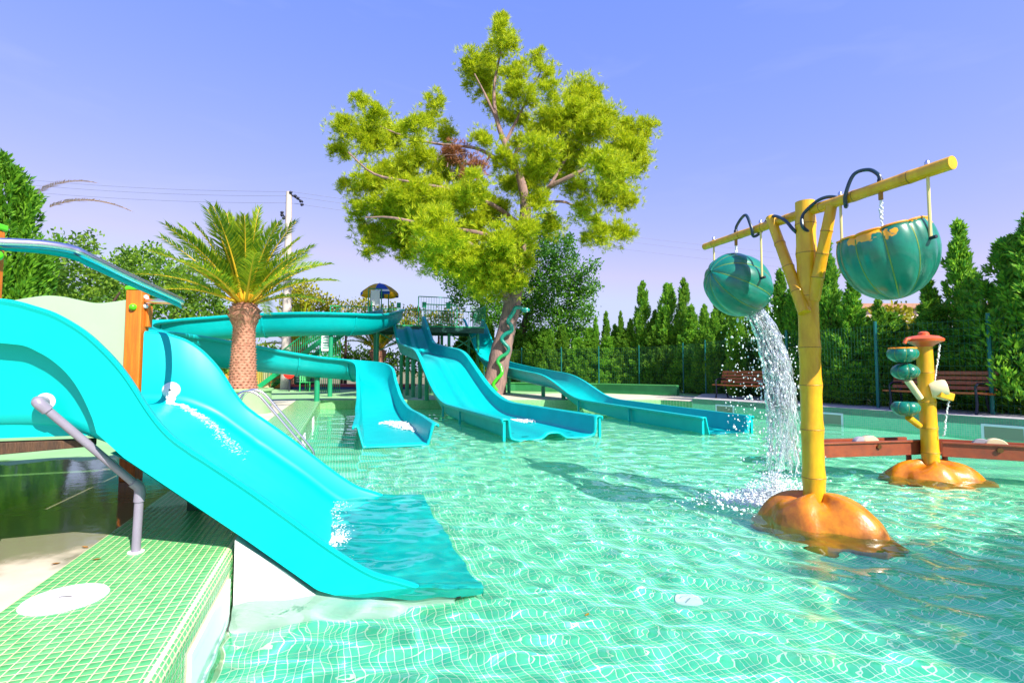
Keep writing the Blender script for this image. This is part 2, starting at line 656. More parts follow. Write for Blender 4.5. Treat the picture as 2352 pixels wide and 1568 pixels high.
def deck_concrete(name, c1, c2, wet):
    m = bpy.data.materials.new(name)
    m.use_nodes = True
    nt = m.node_tree
    b = nt.nodes['Principled BSDF']
    g = nt.nodes.new('ShaderNodeNewGeometry')
    n1 = nt.nodes.new('ShaderNodeTexNoise')
    n1.inputs['Scale'].default_value = 1.4
    n1.inputs['Detail'].default_value = 8
    n1.inputs['Roughness'].default_value = 0.7
    nt.links.new(g.outputs['Position'], n1.inputs['Vector'])
    mr = nt.nodes.new('ShaderNodeMapRange')
    mr.inputs[1].default_value = 0.35
    mr.inputs[2].default_value = 0.7
    nt.links.new(n1.outputs[0], mr.inputs[0])
    mx = nt.nodes.new('ShaderNodeMix')
    mx.data_type = 'RGBA'
    mx.inputs[6].default_value = (*c1, 1)
    mx.inputs[7].default_value = (*c2, 1)
    nt.links.new(mr.outputs[0], mx.inputs[0])
    last = mx.outputs[2]
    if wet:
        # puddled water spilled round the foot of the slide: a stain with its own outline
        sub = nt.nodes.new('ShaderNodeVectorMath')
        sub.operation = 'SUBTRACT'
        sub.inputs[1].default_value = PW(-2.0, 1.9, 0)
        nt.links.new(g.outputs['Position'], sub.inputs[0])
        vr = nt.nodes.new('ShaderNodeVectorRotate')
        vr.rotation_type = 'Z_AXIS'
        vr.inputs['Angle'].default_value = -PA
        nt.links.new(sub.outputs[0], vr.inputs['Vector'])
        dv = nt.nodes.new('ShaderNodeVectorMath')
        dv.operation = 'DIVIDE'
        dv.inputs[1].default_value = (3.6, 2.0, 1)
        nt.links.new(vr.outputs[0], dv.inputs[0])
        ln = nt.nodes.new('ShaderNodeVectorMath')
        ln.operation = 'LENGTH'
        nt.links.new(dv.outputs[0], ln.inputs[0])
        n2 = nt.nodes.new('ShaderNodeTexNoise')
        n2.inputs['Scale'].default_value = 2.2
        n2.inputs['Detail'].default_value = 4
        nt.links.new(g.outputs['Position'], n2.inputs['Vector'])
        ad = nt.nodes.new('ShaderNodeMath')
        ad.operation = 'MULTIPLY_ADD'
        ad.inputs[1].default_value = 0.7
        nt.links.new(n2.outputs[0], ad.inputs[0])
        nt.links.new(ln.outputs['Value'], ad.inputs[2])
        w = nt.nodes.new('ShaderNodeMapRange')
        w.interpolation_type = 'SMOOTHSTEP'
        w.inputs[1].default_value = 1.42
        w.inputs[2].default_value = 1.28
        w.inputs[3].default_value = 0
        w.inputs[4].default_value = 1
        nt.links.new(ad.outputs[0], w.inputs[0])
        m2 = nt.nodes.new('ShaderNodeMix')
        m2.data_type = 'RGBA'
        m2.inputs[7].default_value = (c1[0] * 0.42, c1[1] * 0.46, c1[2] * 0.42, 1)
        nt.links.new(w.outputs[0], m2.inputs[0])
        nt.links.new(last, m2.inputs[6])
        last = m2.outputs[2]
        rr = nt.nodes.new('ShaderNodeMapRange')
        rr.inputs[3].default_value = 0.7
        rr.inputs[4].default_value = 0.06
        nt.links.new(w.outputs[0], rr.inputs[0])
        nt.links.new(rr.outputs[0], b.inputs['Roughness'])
    else:
        b.inputs['Roughness'].default_value = 0.75
    nt.links.new(last, b.inputs['Base Color'])
    bp = nt.nodes.new('ShaderNodeBump')
    bp.inputs['Strength'].default_value = 0.12
    bp.inputs['Distance'].default_value = 0.01
    n3 = nt.nodes.new('ShaderNodeTexNoise')
    n3.inputs['Scale'].default_value = 9
    n3.inputs['Detail'].default_value = 6
    nt.links.new(g.outputs['Position'], n3.inputs['Vector'])
    nt.links.new(n3.outputs[0], bp.inputs['Height'])
    nt.links.new(bp.outputs[0], b.inputs['Normal'])
    MATS[name] = m
    return m


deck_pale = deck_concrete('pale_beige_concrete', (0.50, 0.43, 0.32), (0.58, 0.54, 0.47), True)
deck_grey = deck_concrete('grey_concrete_walk', (0.34, 0.32, 0.33), (0.42, 0.40, 0.40), False)

# green painted yard behind and beside the pool, pale walk along its rim
green_outer = [(-30, -8), (-0.2, -8), strip_in[0], strip_in[1], (5.1, 17.35), (7.5, 19.4), (9.5, 24), (2, 34), (-30, 34)]
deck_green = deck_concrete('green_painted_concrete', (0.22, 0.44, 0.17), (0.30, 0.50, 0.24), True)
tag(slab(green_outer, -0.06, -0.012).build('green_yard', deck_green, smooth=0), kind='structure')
pale = [xy(PW(-1.75, -7, 0)), strip_in[0], strip_in[1], (-3.4, 17.35), (5.1, 17.35), (5.9, 16.5), (7.4, 19.5), (3, 22.5), (-3.4, 20.5), (-3.6, 17.75),
        (-8.3, 17.7)]
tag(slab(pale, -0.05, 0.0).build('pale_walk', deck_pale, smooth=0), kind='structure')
right_deck = [(5.75, 16.4), (9.4, 9.4), (12.3, 4.8), (11.2, 0.8), (6.0, -1.7), (0.6, -2.95), (0.6, -8), (17, -8), (18, 2), (14.5, 8), (11, 13), (9.6, 20), (7.3, 19.7)]
tag(slab(right_deck, -0.06, 0.1).build('grey_walk', deck_grey, smooth=0), kind='structure')

# pool floor (mosaic drawn by the material beyond the built tiles)
mb = MB()
mb.poly([(-9, -7), (17, -7), (17, 20), (-9, 20)], FLOOR_Z)
pool_floor = tag(receiver(mb.build('pool_floor', TILE_F, smooth=0)), kind='structure')

# built floor tiles near the camera
NP0, NP1, NQ0, NQ1 = 1, 100, -30, 60


def tiles_mesh(name, cells, put, material, parent):
    """cells: integer grid cells; put(i+, j+) gives the world point of the tile's corner and its outward direction"""
    V, F = [], []
    for (i, j) in cells:
        b = len(V)
        c = [put(i + 0.11, j + 0.11), put(i + 1.0, j + 0.11), put(i + 1.0, j + 1.0), put(i + 0.11, j + 1.0)]
        k = [put(i + 0.17, j + 0.17), put(i + 0.94, j + 0.17), put(i + 0.94, j + 0.94), put(i + 0.17, j + 0.94)]
        V += [tuple(a) for a, n_ in c] + [tuple(a + n_ * 0.0013) for a, n_ in k]
        F += [(b + 4, b + 5, b + 6, b + 7)] + [(b + q, b + (q + 1) % 4, b + 4 + (q + 1) % 4, b + 4 + q) for q in range(4)]
    me = np_mesh(name, V, F)
    me.materials.append(material)
    o = bpy.data.objects.new(name, me)
    link(o, parent)
    return o


UP = Vector((0, 0, 1))
cells = []
for i in range(0, 125):
    for j in range(-30, 34):
        w = PW(i * TS, j * TS, 0)
        if w.y > 1.75 and w.y < 4.1 and abs(w.x) < 1.25 * w.y + 0.4:
            cells.append((i, j))
grout_zone = MB().poly([xy(PW(0, -1.2, 0)), xy(PW(5.0, -1.2, 0)), xy(PW(5.0, 1.36, 0)), xy(PW(0, 1.36, 0))], FLOOR_Z + 0.003)
fl_t = tiles_mesh('floor_tile', cells, lambda a, b: (PW(a * TS, b * TS, FLOOR_Z + 0.001), UP), TILE_FP, pool_floor)
tag(fl_t, kind='stuff')
receiver(fl_t)

# left rim: mosaic-topped edge with a rounded nose, then the upright pool wall
RN = 0.05


def rim_profile(s):
    """s metres along the section from the walk side (p=-0.77) over the nose and down the wall -> (p, z, normal)"""
    flat = 0.77 - RN
    arc = RN * math.pi / 2
    if s <= flat:
        return -0.77 + s, 0.0, UP
    if s <= flat + arc:
        t = (s - flat) / RN
        return -RN + RN * math.sin(t), -RN + RN * math.cos(t), EU * math.sin(t) + UP * math.cos(t)
    return 0.0, -RN - (s - flat - arc), EU


SEC = [0, 0.3, 0.6, 0.72, 0.735, 0.75, 0.765, 0.785, 0.7985, 0.9, 1.1, 0.72 + RN * math.pi / 2 + 0.62]


def rim_sheet(q0, q1, s0, s1, drop=0.0):
    m = MB()
    ss = [s for s in SEC if s0 < s < s1]
    ss = [s0] + ss + [s1]
    rings = []
    for q in np.linspace(q0, q1, max(2, int((q1 - q0) / 1.0))):
        r = []
        for s in ss:
            p, z, n_ = rim_profile(s)
            w = PW(p, q, z) - n_ * drop
            r.append(w)
        rings.append(r)
    m.loft(rings, closed=False)
    m.f = [tuple(reversed(f)) for f in m.f]
    return m


S_END = SEC[-1]
S_W = 0.72 + RN * math.pi / 2
pool_rim = tag(receiver(rim_sheet(-2.2, 1.16, 0, S_END, 0.0004).build('pool_rim', GROUTD)), kind='structure')
receiver(tag(rim_sheet(1.16, QF + 0.4, 0, S_W, 0.0).build('rim_mosaic', TILE_D, pool_rim)))
receiver(tag(rim_sheet(1.16, QF + 0.4, S_W, S_END, 0.0).build('wall_mosaic', TILE_WL, pool_rim)))
receiver(tag(rim_sheet(-7, -2.2, 0, S_W, 0.0).build('rim_mosaic', TILE_D, pool_rim)))
receiver(tag(rim_sheet(-7, -2.2, S_W, S_END, 0.0).build('wall_mosaic', TILE_WL, pool_rim)))

LID = PW(-0.52, -0.30, 0)
lid_px = on_z(150, 1375, 0)
LID = Vector((lid_px.x, lid_px.y, 0))
SK_Q0, SK_Q1, SK_Z0, SK_Z1 = -0.92, -0.15, -0.43, -0.115


def rim_put(a, b):
    # a counts tiles along the section, b along q
    p, z, n_ = rim_profile(a * TS)
    return PW(p, b * TS, z), n_


rim_cells = []
for i in range(0, 33):
    for j in range(-52, 29):
        p, z, n_ = rim_profile((i + 0.5) * TS)
        w = PW(p, (j + 0.5) * TS, z)
        if (w - LID).length < 0.135 and z > -0.02:
            continue
        if z < -0.06 and SK_Z0 - 0.03 < z < SK_Z1 + 0.02 and SK_Q0 - 0.03 < (j + 0.5) * TS < SK_Q1 + 0.03:
            continue
        rim_cells.append((i, j, w))
# the three hundred rim tiles that show largest are objects of their own
shown = [c for c in rim_cells if c[2].z > -0.001 and c[2].y > 1.35 and c[2].x > -1.02 * c[2].y]
shown.sort(key=lambda c: (c[2] - EYE).length)
single = set((c[0], c[1]) for c in shown[:300])
rest = [(c[0], c[1]) for c in rim_cells if (c[0], c[1]) not in single]
o = tiles_mesh('rim_tile_field', [c for c in rest if c[0] < 20], rim_put, TILE_P, pool_rim)
receiver(tag(o, kind='stuff'))
o = tiles_mesh('wall_tile_field', [c for c in rest if c[0] >= 20], rim_put, TILE_WP, pool_rim)
receiver(tag(o, kind='stuff'))
h, k = TS * 0.445, TS * 0.385
tv = [(-h, -h, 0), (h, -h, 0), (h, h, 0), (-h, h, 0), (-k, -k, 0.0013), (k, -k, 0.0013), (k, k, 0.0013), (-k, k, 0.0013)]
tile_me = np_mesh('tile', tv, [(4, 5, 6, 7), (0, 1, 5, 4), (1, 2, 6, 5), (2, 3, 7, 6), (3, 0, 4, 7)])
tile_me.materials.append(TILE_P)
rt = random.Random(3)
for (i, j) in sorted(single):
    o = bpy.data.objects.new('tile', tile_me)
    o.location = PW(-0.77 + (i + 0.555) * TS, (j + 0.555) * TS, rt.uniform(-0.0006, 0.0004))
    o.rotation_euler = (rt.uniform(-0.012, 0.012), rt.uniform(-0.012, 0.012), PA)
    link(o, pool_rim)


def wall_strip(pts, z0, z1, m, name, flip=False):
    w = MB()
    for a, b in zip(pts[:-1], pts[1:]):
        w.add([(a[0], a[1], z0), (b[0], b[1], z0), (b[0], b[1], z1), (a[0], a[1], z1)], [(0, 1, 2, 3)])
    return receiver(tag(w.build(name, m, smooth=0), kind='structure'))


far_wall = wall_strip(FARW, FLOOR_Z - 0.02, -0.001, TILE_WX, 'pool_wall')
right_wall = wall_strip([RIGHTW[0]] + RIGHTW[1:], FLOOR_Z - 0.02, 0.099, TILE_WR_LIFT, 'pool_wall')
near_wall_pool = wall_strip([RIGHTW[-1], pool_left_near], FLOOR_Z - 0.02, 0.0, TILE_WX, 'pool_wall')
DARK = mat('skimmer_inside', (0.30, 0.30, 0.20), 0.8)


def skimmer(parent, c, along, out, w, z0, z1, inside=None):
    """white frame round a recessed opening; c is the middle of its top edge line"""
    along, out = Vector(along).normalized(), Vector(out).normalized()
    c = Vector((c[0], c[1], 0))
    fr = MB()
    t = 0.045
    o1, o2 = out * 0.014, out * -0.003

    def bar(a0, a1, b0, b1):
        vs = []
        for zz, aa in ((b0, a0), (b0, a1), (b1, a1), (b1, a0)):
            vs.append(c + along * aa + UP * zz + o2)
        for zz, aa in ((b0, a0), (b0, a1), (b1, a1), (b1, a0)):
            vs.append(c + along * aa + UP * zz + o1)
        fr.add(vs, [(4, 5, 6, 7), (0, 1, 5, 4), (1, 2, 6, 5), (2, 3, 7, 6), (3, 0, 4, 7)])
    bar(-w / 2, w / 2, z1 - t, z1)
    bar(-w / 2, -w / 2 + t, z0, z1 - t)
    bar(w / 2 - t, w / 2, z0, z1 - t)
    bar(-w / 2 + t, w / 2 - t, z0, z0 + t)
    s = fr.build('skimmer', WHITE, parent, smooth=0)
    receiver(s)
    bk = MB()
    e = out * 0.006
    bk.add([c + along * (-w / 2 + t) + UP * (z0 + t) + e, c + along * (w / 2 - t) + UP * (z0 + t) + e,
            c + along * (w / 2 - t) + UP * (z1 - t) + e, c + along * (-w / 2 + t) + UP * (z1 - t) + e], [(0, 1, 2, 3), (3, 2, 1, 0)])
    receiver(bk.build('flap', inside or DARK, s, smooth=0))
    return s


wq = (SK_Q0 + SK_Q1) / 2
skimmer(pool_rim, PW(0, wq, 0), EV, EU, SK_Q1 - SK_Q0, SK_Z0, SK_Z1, WHITE)
for q_ in (6.2, 9.6):
    skimmer(pool_rim, PW(0, q_, 0), EV, EU, 0.62, -0.42, -0.1, WHITE)


def on_line(x, a, b):
    """point of plan segment a-b seen at picture column x"""
    u = (x - 1176) / 1176.0
    ax, ay = a
    dx, dy = b[0] - a[0], b[1] - a[1]
    t = (u * ay - ax) / (dx - u * dy)
    return (ax + dx * t, ay + dy * t)


for x_ in (1662, 1900, 2296):
    c_ = on_line(x_, RIGHTW[0], RIGHTW[1])
    al = Vector((RIGHTW[1][0] - RIGHTW[0][0], RIGHTW[1][1] - RIGHTW[0][1], 0))
    skimmer(right_wall, c_, al, Vector((-(-al.y), -al.x, 0)), 0.66, -0.36, -0.03)

# round white cover set in the rim mosaic
m = MB()
m.lathe([(0.0, 0.010), (0.06, 0.0105), (0.135, 0.009), (0.150, 0.0075), (0.155, 0.001)], LID, 48, cap=False)
lid = tag(m.build('skimmer_cover', WHITE), 'round white plastic cover set flush in the green mosaic rim', 'cover')
m = MB()
m.box(LID + Vector((0.0, 0.0, 0.0112)), (0.05, 0.008, 0.002), Matrix.Rotation(0.2, 3, 'Z'))
m.build('slot', mat('dark_slot', (0.12, 0.1, 0.1), 0.7), lid, smooth=0)

# white drain disc on the pool floor
dr = on_z(1580, 1396, -0.5)
m = MB()
m.lathe([(0.0, 0.018), (0.05, 0.018), (0.07, 0.014), (0.078, 0.0)], (dr.x, dr.y, FLOOR_Z + 0.004), 32, cap=False)
o = tag(receiver(m.build('floor_drain', WHITE)), 'small white disc drain on the mosaic pool floor', 'drain')
m = MB()
for a in range(6):
    t = a * math.pi / 3
    m.box((dr.x + 0.035 * math.cos(t), dr.y + 0.035 * math.sin(t), FLOOR_Z + 0.0225), (0.02, 0.006, 0.002), Matrix.Rotation(t, 3, 'Z'))
receiver(m.build('grille', mat('grey_grille', (0.4, 0.42, 0.42), 0.5), o, smooth=0))

# ------------------------------------------------------------------ the water
rng = np.random.default_rng(11)
xs = np.concatenate([np.arange(-9, -1.8, 0.14), np.arange(-1.8, 5.6, 0.026), np.arange(5.6, 15.5, 0.12)])
ys = np.concatenate([np.arange(-6, 1.7, 0.3), np.arange(1.7, 6.6, 0.026), np.arange(6.6, 11, 0.05), np.arange(11, 17.9, 0.08)])
X, Y = np.meshgrid(xs, ys)
Z = np.full_like(X, WATER_Z)
dxs = np.gradient(xs)[None, :] * np.ones_like(Y)
dys = np.gradient(ys)[:, None] * np.ones_like(X)
step = np.maximum(dxs, dys)
for kk in range(46):
    lam = 0.125 * (6.4 ** (kk / 45))
    a = rng.normal(0.9, 1.0)
    amp = 0.00082 * (lam / 0.16) ** 1.1 * (1.0 if lam < 0.45 else 0.5)
    fade = np.clip((lam / step - 2.5) / 2.5, 0, 1)
    kx, ky, ph = 2 * math.pi / lam * math.cos(a), 2 * math.pi / lam * math.sin(a), rng.uniform(0, 6.28)
    # slow drift in strength so that no stretch of water repeats another
    e1, e2 = rng.uniform(0.3, 0.9, 2)
    env = 0.75 + 0.5 * np.sin(e1 * X + e2 * Y + ph * 2)
    Z += amp * fade * env * np.sin(kx * X + ky * Y + ph)
for (rx, ry, ra, rl, rr) in [(2.45, 5.1, 0.012, 0.42, 1.5), (-0.2, 4.6, 0.006, 0.34, 1.0), (-1.9, 8.3, 0.010, 0.4, 1.2), (0.9, 9.3, 0.012, 0.45, 1.6),
                             (4.4, 10.2, 0.008, 0.45, 1.3), (5.2, 6.6, 0.005, 0.3, 0.8), (0.35, 3.2, 0.0022, 0.2, 0.5)]:
    d = np.sqrt((X - rx) ** 2 + (Y - ry) ** 2)
    Z += ra * np.clip((rl / step - 2.5) / 2.5, 0, 1) * np.exp(-d / rr) * np.sin(2 * math.pi * d / rl)
lipc = PW(0.95, 1.1, 0)
Z = WATER_Z + (Z - WATER_Z) * (1 - 0.6 * np.exp(-(((X - lipc.x) / 0.8) ** 2 + ((Y - lipc.y) / 1.3) ** 2)))
nx, ny = len(xs), len(ys)
ii = (np.arange(ny - 1)[:, None] * nx + np.arange(nx - 1)[None]).ravel()
me = np_mesh('water', np.stack([X, Y, Z], -1).reshape(-1, 3), np.stack([ii, ii + 1, ii + 1 + nx, ii + nx], 1))
me.polygons.foreach_set('use_smooth', [True] * len(me.polygons))
me.materials.append(PWATER)
water = bpy.data.objects.new('water', me)
link(water)
tag(water, kind='structure')
water.cycles.is_caustics_caster = True


def surf(x, y):
    i = min(max(int(np.searchsorted(xs, x)), 0), nx - 1)
    j = min(max(int(np.searchsorted(ys, y)), 0), ny - 1)
    return float(Z[j, i])

# ================================================================== CHILDREN'S SLIDE BY THE CAMERA
QN, QFAR = -0.115, 2.33
KRIM = [(-3.6, 1.37), (-1.25, 1.37), (-1.0, 1.352), (-0.83, 1.295), (-0.7, 1.205), (-0.57, 1.06), (-0.49, 0.94), (-0.41, 0.79), (-0.31, 0.655),
        (0.06, 0.365), (0.39, 0.085), (0.5, -0.01), (0.69, -0.155), (0.79, -0.215), (0.9, -0.25), (1.15, -0.36), (1.43, -0.45)]
KBED = [(-3.6, 0.70), (-1.0, 0.70), (-0.81, 0.684), (-0.56, 0.567), (-0.32, 0.367), (-0.04, 0.147), (0.26, -0.085), (0.5, -0.30), (0.68, -0.42), (0.9, -0.49), (1.43, -0.555)]
KLOW = [(-0.636, 0.684), (-0.51, 0.548), (0.06, 0.08), (0.45, -0.254), (0.7, -0.36), (1.0, -0.50), (1.43, -0.572)]
KARC = [(-3.6, 1.14), (-1.1, 1.14), (-0.94, 1.123), (-0.842, 1.063), (-0.765, 0.986), (-0.711, 0.9), (-0.674, 0.815), (-0.654, 0.771), (-0.632, 0.69)]
kid = thing('water_slide', PW(0.4, 1.1, FLOOR_Z), 'wide cyan children\'s slide dipping into the water beside the mosaic rim', 'slide')
pp = np.unique(np.concatenate([np.linspace(-3.6, -1.2, 8), np.linspace(-1.2, -0.2, 50), np.linspace(-0.2, 1.43, 60)]))
zr = smooth_interp(pp, KRIM, 2)
zb = smooth_interp(pp, KBED, 4)
zl = np.where(pp < -0.632, smooth_interp(pp, KARC, 1), np.interp(pp, *zip(*KLOW)))
rings, outer = [], []
for p, r_, b_, l_ in zip(pp, zr, zb, zl):
    hh = max(r_ - b_, 0.02)
    f = min(0.09, hh * 0.6)
    lip = max(0.0, (p - 1.0) / 0.43)
    sec = [(QN + 0.012, r_ - 0.035), (QN + 0.002, r_ - 0.014), (QN + 0.012, r_ - 0.003), (QN + 0.04, r_), (QN + 0.075, r_ - 0.006), (QN + 0.095, r_ - 0.03),
           (QN + 0.10, b_ + f), (QN + 0.115, b_ + f * 0.45), (QN + 0.15, b_ + f * 0.12), (QN + 0.21, b_)]
    n_bed = 10
    for k in range(1, n_bed):
        sec.append((QN + 0.21 + (QFAR - QN - 0.42) * k / n_bed, b_ + 0.0))
    sec += [(QFAR - 0.21, b_), (QFAR - 0.15, b_ + f * 0.12), (QFAR - 0.115, b_ + f * 0.45), (QFAR - 0.10, b_ + f), (QFAR - 0.095, r_ - 0.03),
            (QFAR - 0.075, r_ - 0.006), (QFAR - 0.04, r_), (QFAR - 0.012, r_ - 0.003), (QFAR - 0.002, r_ - 0.014), (QFAR - 0.012, r_ - 0.035),
            (QFAR - 0.012, min(l_, b_ - 0.02))]
    rings.append([PW(p, q, z) for q, z in sec])
    outer.append([PW(p, QN + 0.012, r_ - 0.035), PW(p, QN + 0.012, max(l_, -0.6)), PW(p, QN + 0.14, max(l_, -0.6) + 0.0)])
near_strip = MB().loft([r_[:8] for r_, p in zip(rings, pp) if p <= -1.1], closed=False)
near_strip.build('wall_top', CYAN, kid, smooth=60)
rings = [r_ for r_, p in zip(rings, pp) if p > -1.165]
chute = MB().loft(rings, closed=False)
chute.f = [tuple(reversed(f)) for f in chute.f]
receiver(chute.build('chute', CYAN, kid, smooth=60))
side = MB().loft(outer, closed=False)
receiver(side.build('side_wall', CYAN, kid, smooth=40))
# lip end closure
m = MB()
m.add(rings[-1] + [PW(1.43, QFAR, -0.6), PW(1.43, QN, -0.6)], [tuple(range(len(rings[-1]) + 2))])
receiver(m.build('lip', CYAN, kid, smooth=0))
# recessed panel under the arch
m = MB()
rp = pp[pp <= -0.60]
for a, b in zip(rp[:-1], rp[1:]):
    za, zb_ = np.interp(a, *zip(*KARC)) + 0.06, np.interp(b, *zip(*KARC)) + 0.06
    m.add([PW(a, QN + 0.135, 0.655), PW(b, QN + 0.135, 0.655), PW(b, QN + 0.135, zb_), PW(a, QN + 0.135, za)], [(0, 1, 2, 3)])
m.build('arch_panel', CYAN, kid, smooth=0)
# underside of the chute, so that it is a closed shell
m = MB()
rg = []
for p, b_, l_ in zip(pp, zb, zl):
    if p < -0.62:
        continue
    zz = min(b_ - 0.03, l_ + 0.02)
    rg.append([PW(p, QN + 0.13, max(zz, -0.575)), PW(p, QFAR - 0.014, max(zz, -0.575))])
m.loft(rg, closed=False)
receiver(m.build('underside', CYAN, kid))
# white masonry footing under the near wall, stepping down into the pool
m = MB()
low = [(p, np.interp(p, *zip(*KLOW))) for p in np.linspace(0.015, 0.75, 12)]
tops = [(p, min(z - 0.012, np.interp(p, *zip(*KBED)) - 0.045)) for p, z in low] + [(1.0, -0.53), (1.25, -0.59)]
for q_ in (0.0,):
    va = [PW(p, QN + 0.05, z) for p, z in tops] + [PW(p, QN + 0.05, FLOOR_Z) for p, z in reversed(tops)]
    vb = [PW(p, QFAR - 0.1, z) for p, z in tops] + [PW(p, QFAR - 0.1, FLOOR_Z) for p, z in reversed(tops)]
    n = len(va)
    m.add(va + vb, [tuple(range(n)), tuple(reversed(range(n, 2 * n)))] + [(i, (i + 1) % n, n + (i + 1) % n, n + i) for i in range(n)])
receiver(m.build('footing', WHITEC, kid, smooth=0))
m = MB()
m.box(PW(1.27, QN + 0.008, -0.545), (0.035, 0.012, 0.018), Matrix.Rotation(PA, 3, 'Z'))
receiver(m.build('drain_hole', mat('black_hole', (0.005, 0.02, 0.025), 0.5), kid, smooth=0))

# platform behind the slide: deck boards, dark edge beam, posts, pale side panel
plat = thing('slide_platform', PW(-2.3, 1.1, 0), 'timber platform with orange post and pale green scalloped panel atop the children\'s slide', 'platform')
for k in range(9):
    q_ = 0.12 + k * 0.25
    m = MB()
    m.box(PW(-2.35, q_, 0.655), (2.3, 0.235, 0.04), Matrix.Rotation(PA, 3, 'Z'))
    m.build('plank', WOODD, plat, smooth=0, bevel=0.004)
m = MB()
m.add([PW(-3.5, 0.02, 0.42), PW(-0.70, 0.02, 0.595), PW(-0.70, 0.02, 0.632), PW(-3.5, 0.02, 0.632),
       PW(-3.5, 0.10, 0.42), PW(-0.70, 0.10, 0.595), PW(-0.70, 0.10, 0.632), PW(-3.5, 0.10, 0.632)],
      [(0, 1, 2, 3), (7, 6, 5, 4), (0, 4, 5, 1), (1, 5, 6, 2), (2, 6, 7, 3), (3, 7, 4, 0)])
m.build('edge_beam', WOODD, plat, smooth=0, bevel=0.004)
for (pq, zt, seen) in (((-1.235, 2.30), 1.735, 1), ((-2.95, 2.30), 1.735, 0), ((-1.22, -0.0), 1.735, 1), ((-2.95, -0.0), 1.735, 0)):
    if pq[1] < 1:
        u0 = on_z(0, 1000, 0)
        base = PW(-1.18, 0.02, 0)
        base = Vector(((8 - 1176) / 1176 * 2.62 - 0.155, 2.62, 0)) if seen else PW(pq[0], pq[1], 0)
    else:
        base = PW(pq[0], pq[1], 0)
    m = MB()
    rot = Matrix.Rotation(PA * 0.4, 3, 'Z')
    m.box(base + Vector((0, 0, zt / 2)), (0.135, 0.135, zt), rot)
    po = m.build('post', WOODO, plat, smooth=0, bevel=0.008)
    m = MB()
    m.box(base + Vector((0, 0, zt + 0.018)), (0.150, 0.150, 0.034), rot)
    m.build('cap', LIME, po, smooth=0, bevel=0.008)
    m = MB()
    fdir = rot @ Vector((0, -1, 0))
    m.ball(base + fdir * 0.075 + Vector((0.0, 0, zt - 0.16)), 0.032, 14)
    m.build('knob', LIME, po)
    if seen and pq[1] < 1:
        MB().ball(base + (rot @ Vector((0.078, 0, 0))) + Vector((0, 0, zt - 0.14)), 0.03, 14).build('knob', LIME, po)
        MB().ball(base + (rot @ Vector((0.075, -0.05, 0))) + Vector((0, 0, 0.665)), 0.035, 14).build('knob', LIME, po)
    if seen and pq[1] > 1:
        for dz in (0.06, 0.145):
            m = MB()
            m.ball(base + (rot @ Vector((0.078, -0.02, 0))) + Vector((0, 0, zt - dz)), 0.021, 12)
            m.build('bolt_cover', WHITE, po)
        m = MB()
        m.box(base + (rot @ Vector((0.082, 0.03, 0))) + Vector((0, 0, zt - 0.235)), (0.03, 0.07, 0.20), rot)
        m.build('side_block', WOODO, po, smooth=0, bevel=0.006)
top = [(-2.9, 1.60), (-2.4, 1.56), (-2.08, 1.63), (-1.93, 1.66), (-1.80, 1.655), (-1.68, 1.63), (-1.56, 1.61), (-1.44, 1.625), (-1.31, 1.655)]
tc = crm(top, 5)
m = MB()
n = len(tc)
va = [PW(a[0], 2.31, a[1]) for a in tc] + [PW(a[0], 2.31, 0.70) for a in reversed(tc)]
vb = [v + EV * 0.03 for v in va]
m.add(va + vb, [tuple(range(2 * n)), tuple(reversed(range(2 * n, 4 * n)))] + [(i, (i + 1) % (2 * n), 2 * n + (i + 1) % (2 * n), 2 * n + i) for i in range(2 * n)])
m.build('side_panel', PALEG, plat, smooth=0)

# steel hoop with a teal strip over the slide's mouth
hoop = thing('grab_hoop', PW(-1.2, 1.2, 1.6), 'bent steel grab hoop with teal strip arching over the slide mouth', 'grab bar')
hp = [at(-60, 551, 2.55), at(0, 557, 2.62), at(96, 562, 2.75), at(165, 573, 2.86), at(203, 590, 2.95), at(300, 637, 3.35), at(402, 684, 3.95), at(416, 692, 4.1)]
pts = [Vector(p) for p in crm(hp, 8)]
pts += [Vector(p) for p in crm([at(416, 692, 4.1), at(410, 694, 4.32), at(390, 693, 4.5), at(338, 691, 4.72)], 6)][1:]
MB().tube(pts, 0.026, 12).build('tube', STEEL, hoop)
m = MB()
fr = [Vector(p) for p in crm(hp, 8)]
stripv = []
for i, p in enumerate(fr):
    w_ = 0.008 + 0.03 * min(1, i / 26.0)
    stripv.append([p + Vector((-0.004, 0.012, -0.018)), p + Vector((-0.012, 0.03, -0.018 - w_))])
m.loft(stripv, closed=False)
m.build('strip', CYAN, hoop, solid=0.008)

# water nozzles in the slide: domes, and the lilac pipe that feeds the near one
def jet(c, axis, r, parent):
    m_ = MB()
    m_.lathe([(r, 0.0), (r * 0.98, 0.012), (r * 0.8, 0.03), (r * 0.45, 0.042), (0.01, 0.046)], c, 28, axis, cap=False)
    return m_.build('nozzle', WHITE, parent)


jp = PW(-0.923, QFAR - 0.10, 0.815)
jet(jp, (-EV + UP * 0.05).normalized(), 0.075, kid)
pipe = thing('feed_pipe', PW(-0.5, -0.1, 0), 'lilac grey plastic pipe elbowing from white flange down to the mosaic rim', 'pipe')
fc = PW(-0.886, QN + 0.135, 0.84)
m = MB()
m.lathe([(0.052, 0.0), (0.052, 0.02), (0.046, 0.034), (0.03, 0.042), (0.0, 0.044)], fc, 28, -EV, cap=False)
m.build('flange', WHITE, pipe)
for s_ in (-1, 1):
    m = MB()
    m.lathe([(0.008, 0.0), (0.008, 0.03), (0.0, 0.032)], fc + EU * 0.068 * s_, 8, -EV, cap=False)
    m.build('bolt', mat('dull_bolt', (0.25, 0.3, 0.32), 0.35, metal=1), pipe)
pb = on_z(312, 1268, 0.0)
pt = at(322, 1120, pb.y - 0.0)
pt = Vector((pb.x + 0.004, pb.y + 0.004, pt.z))
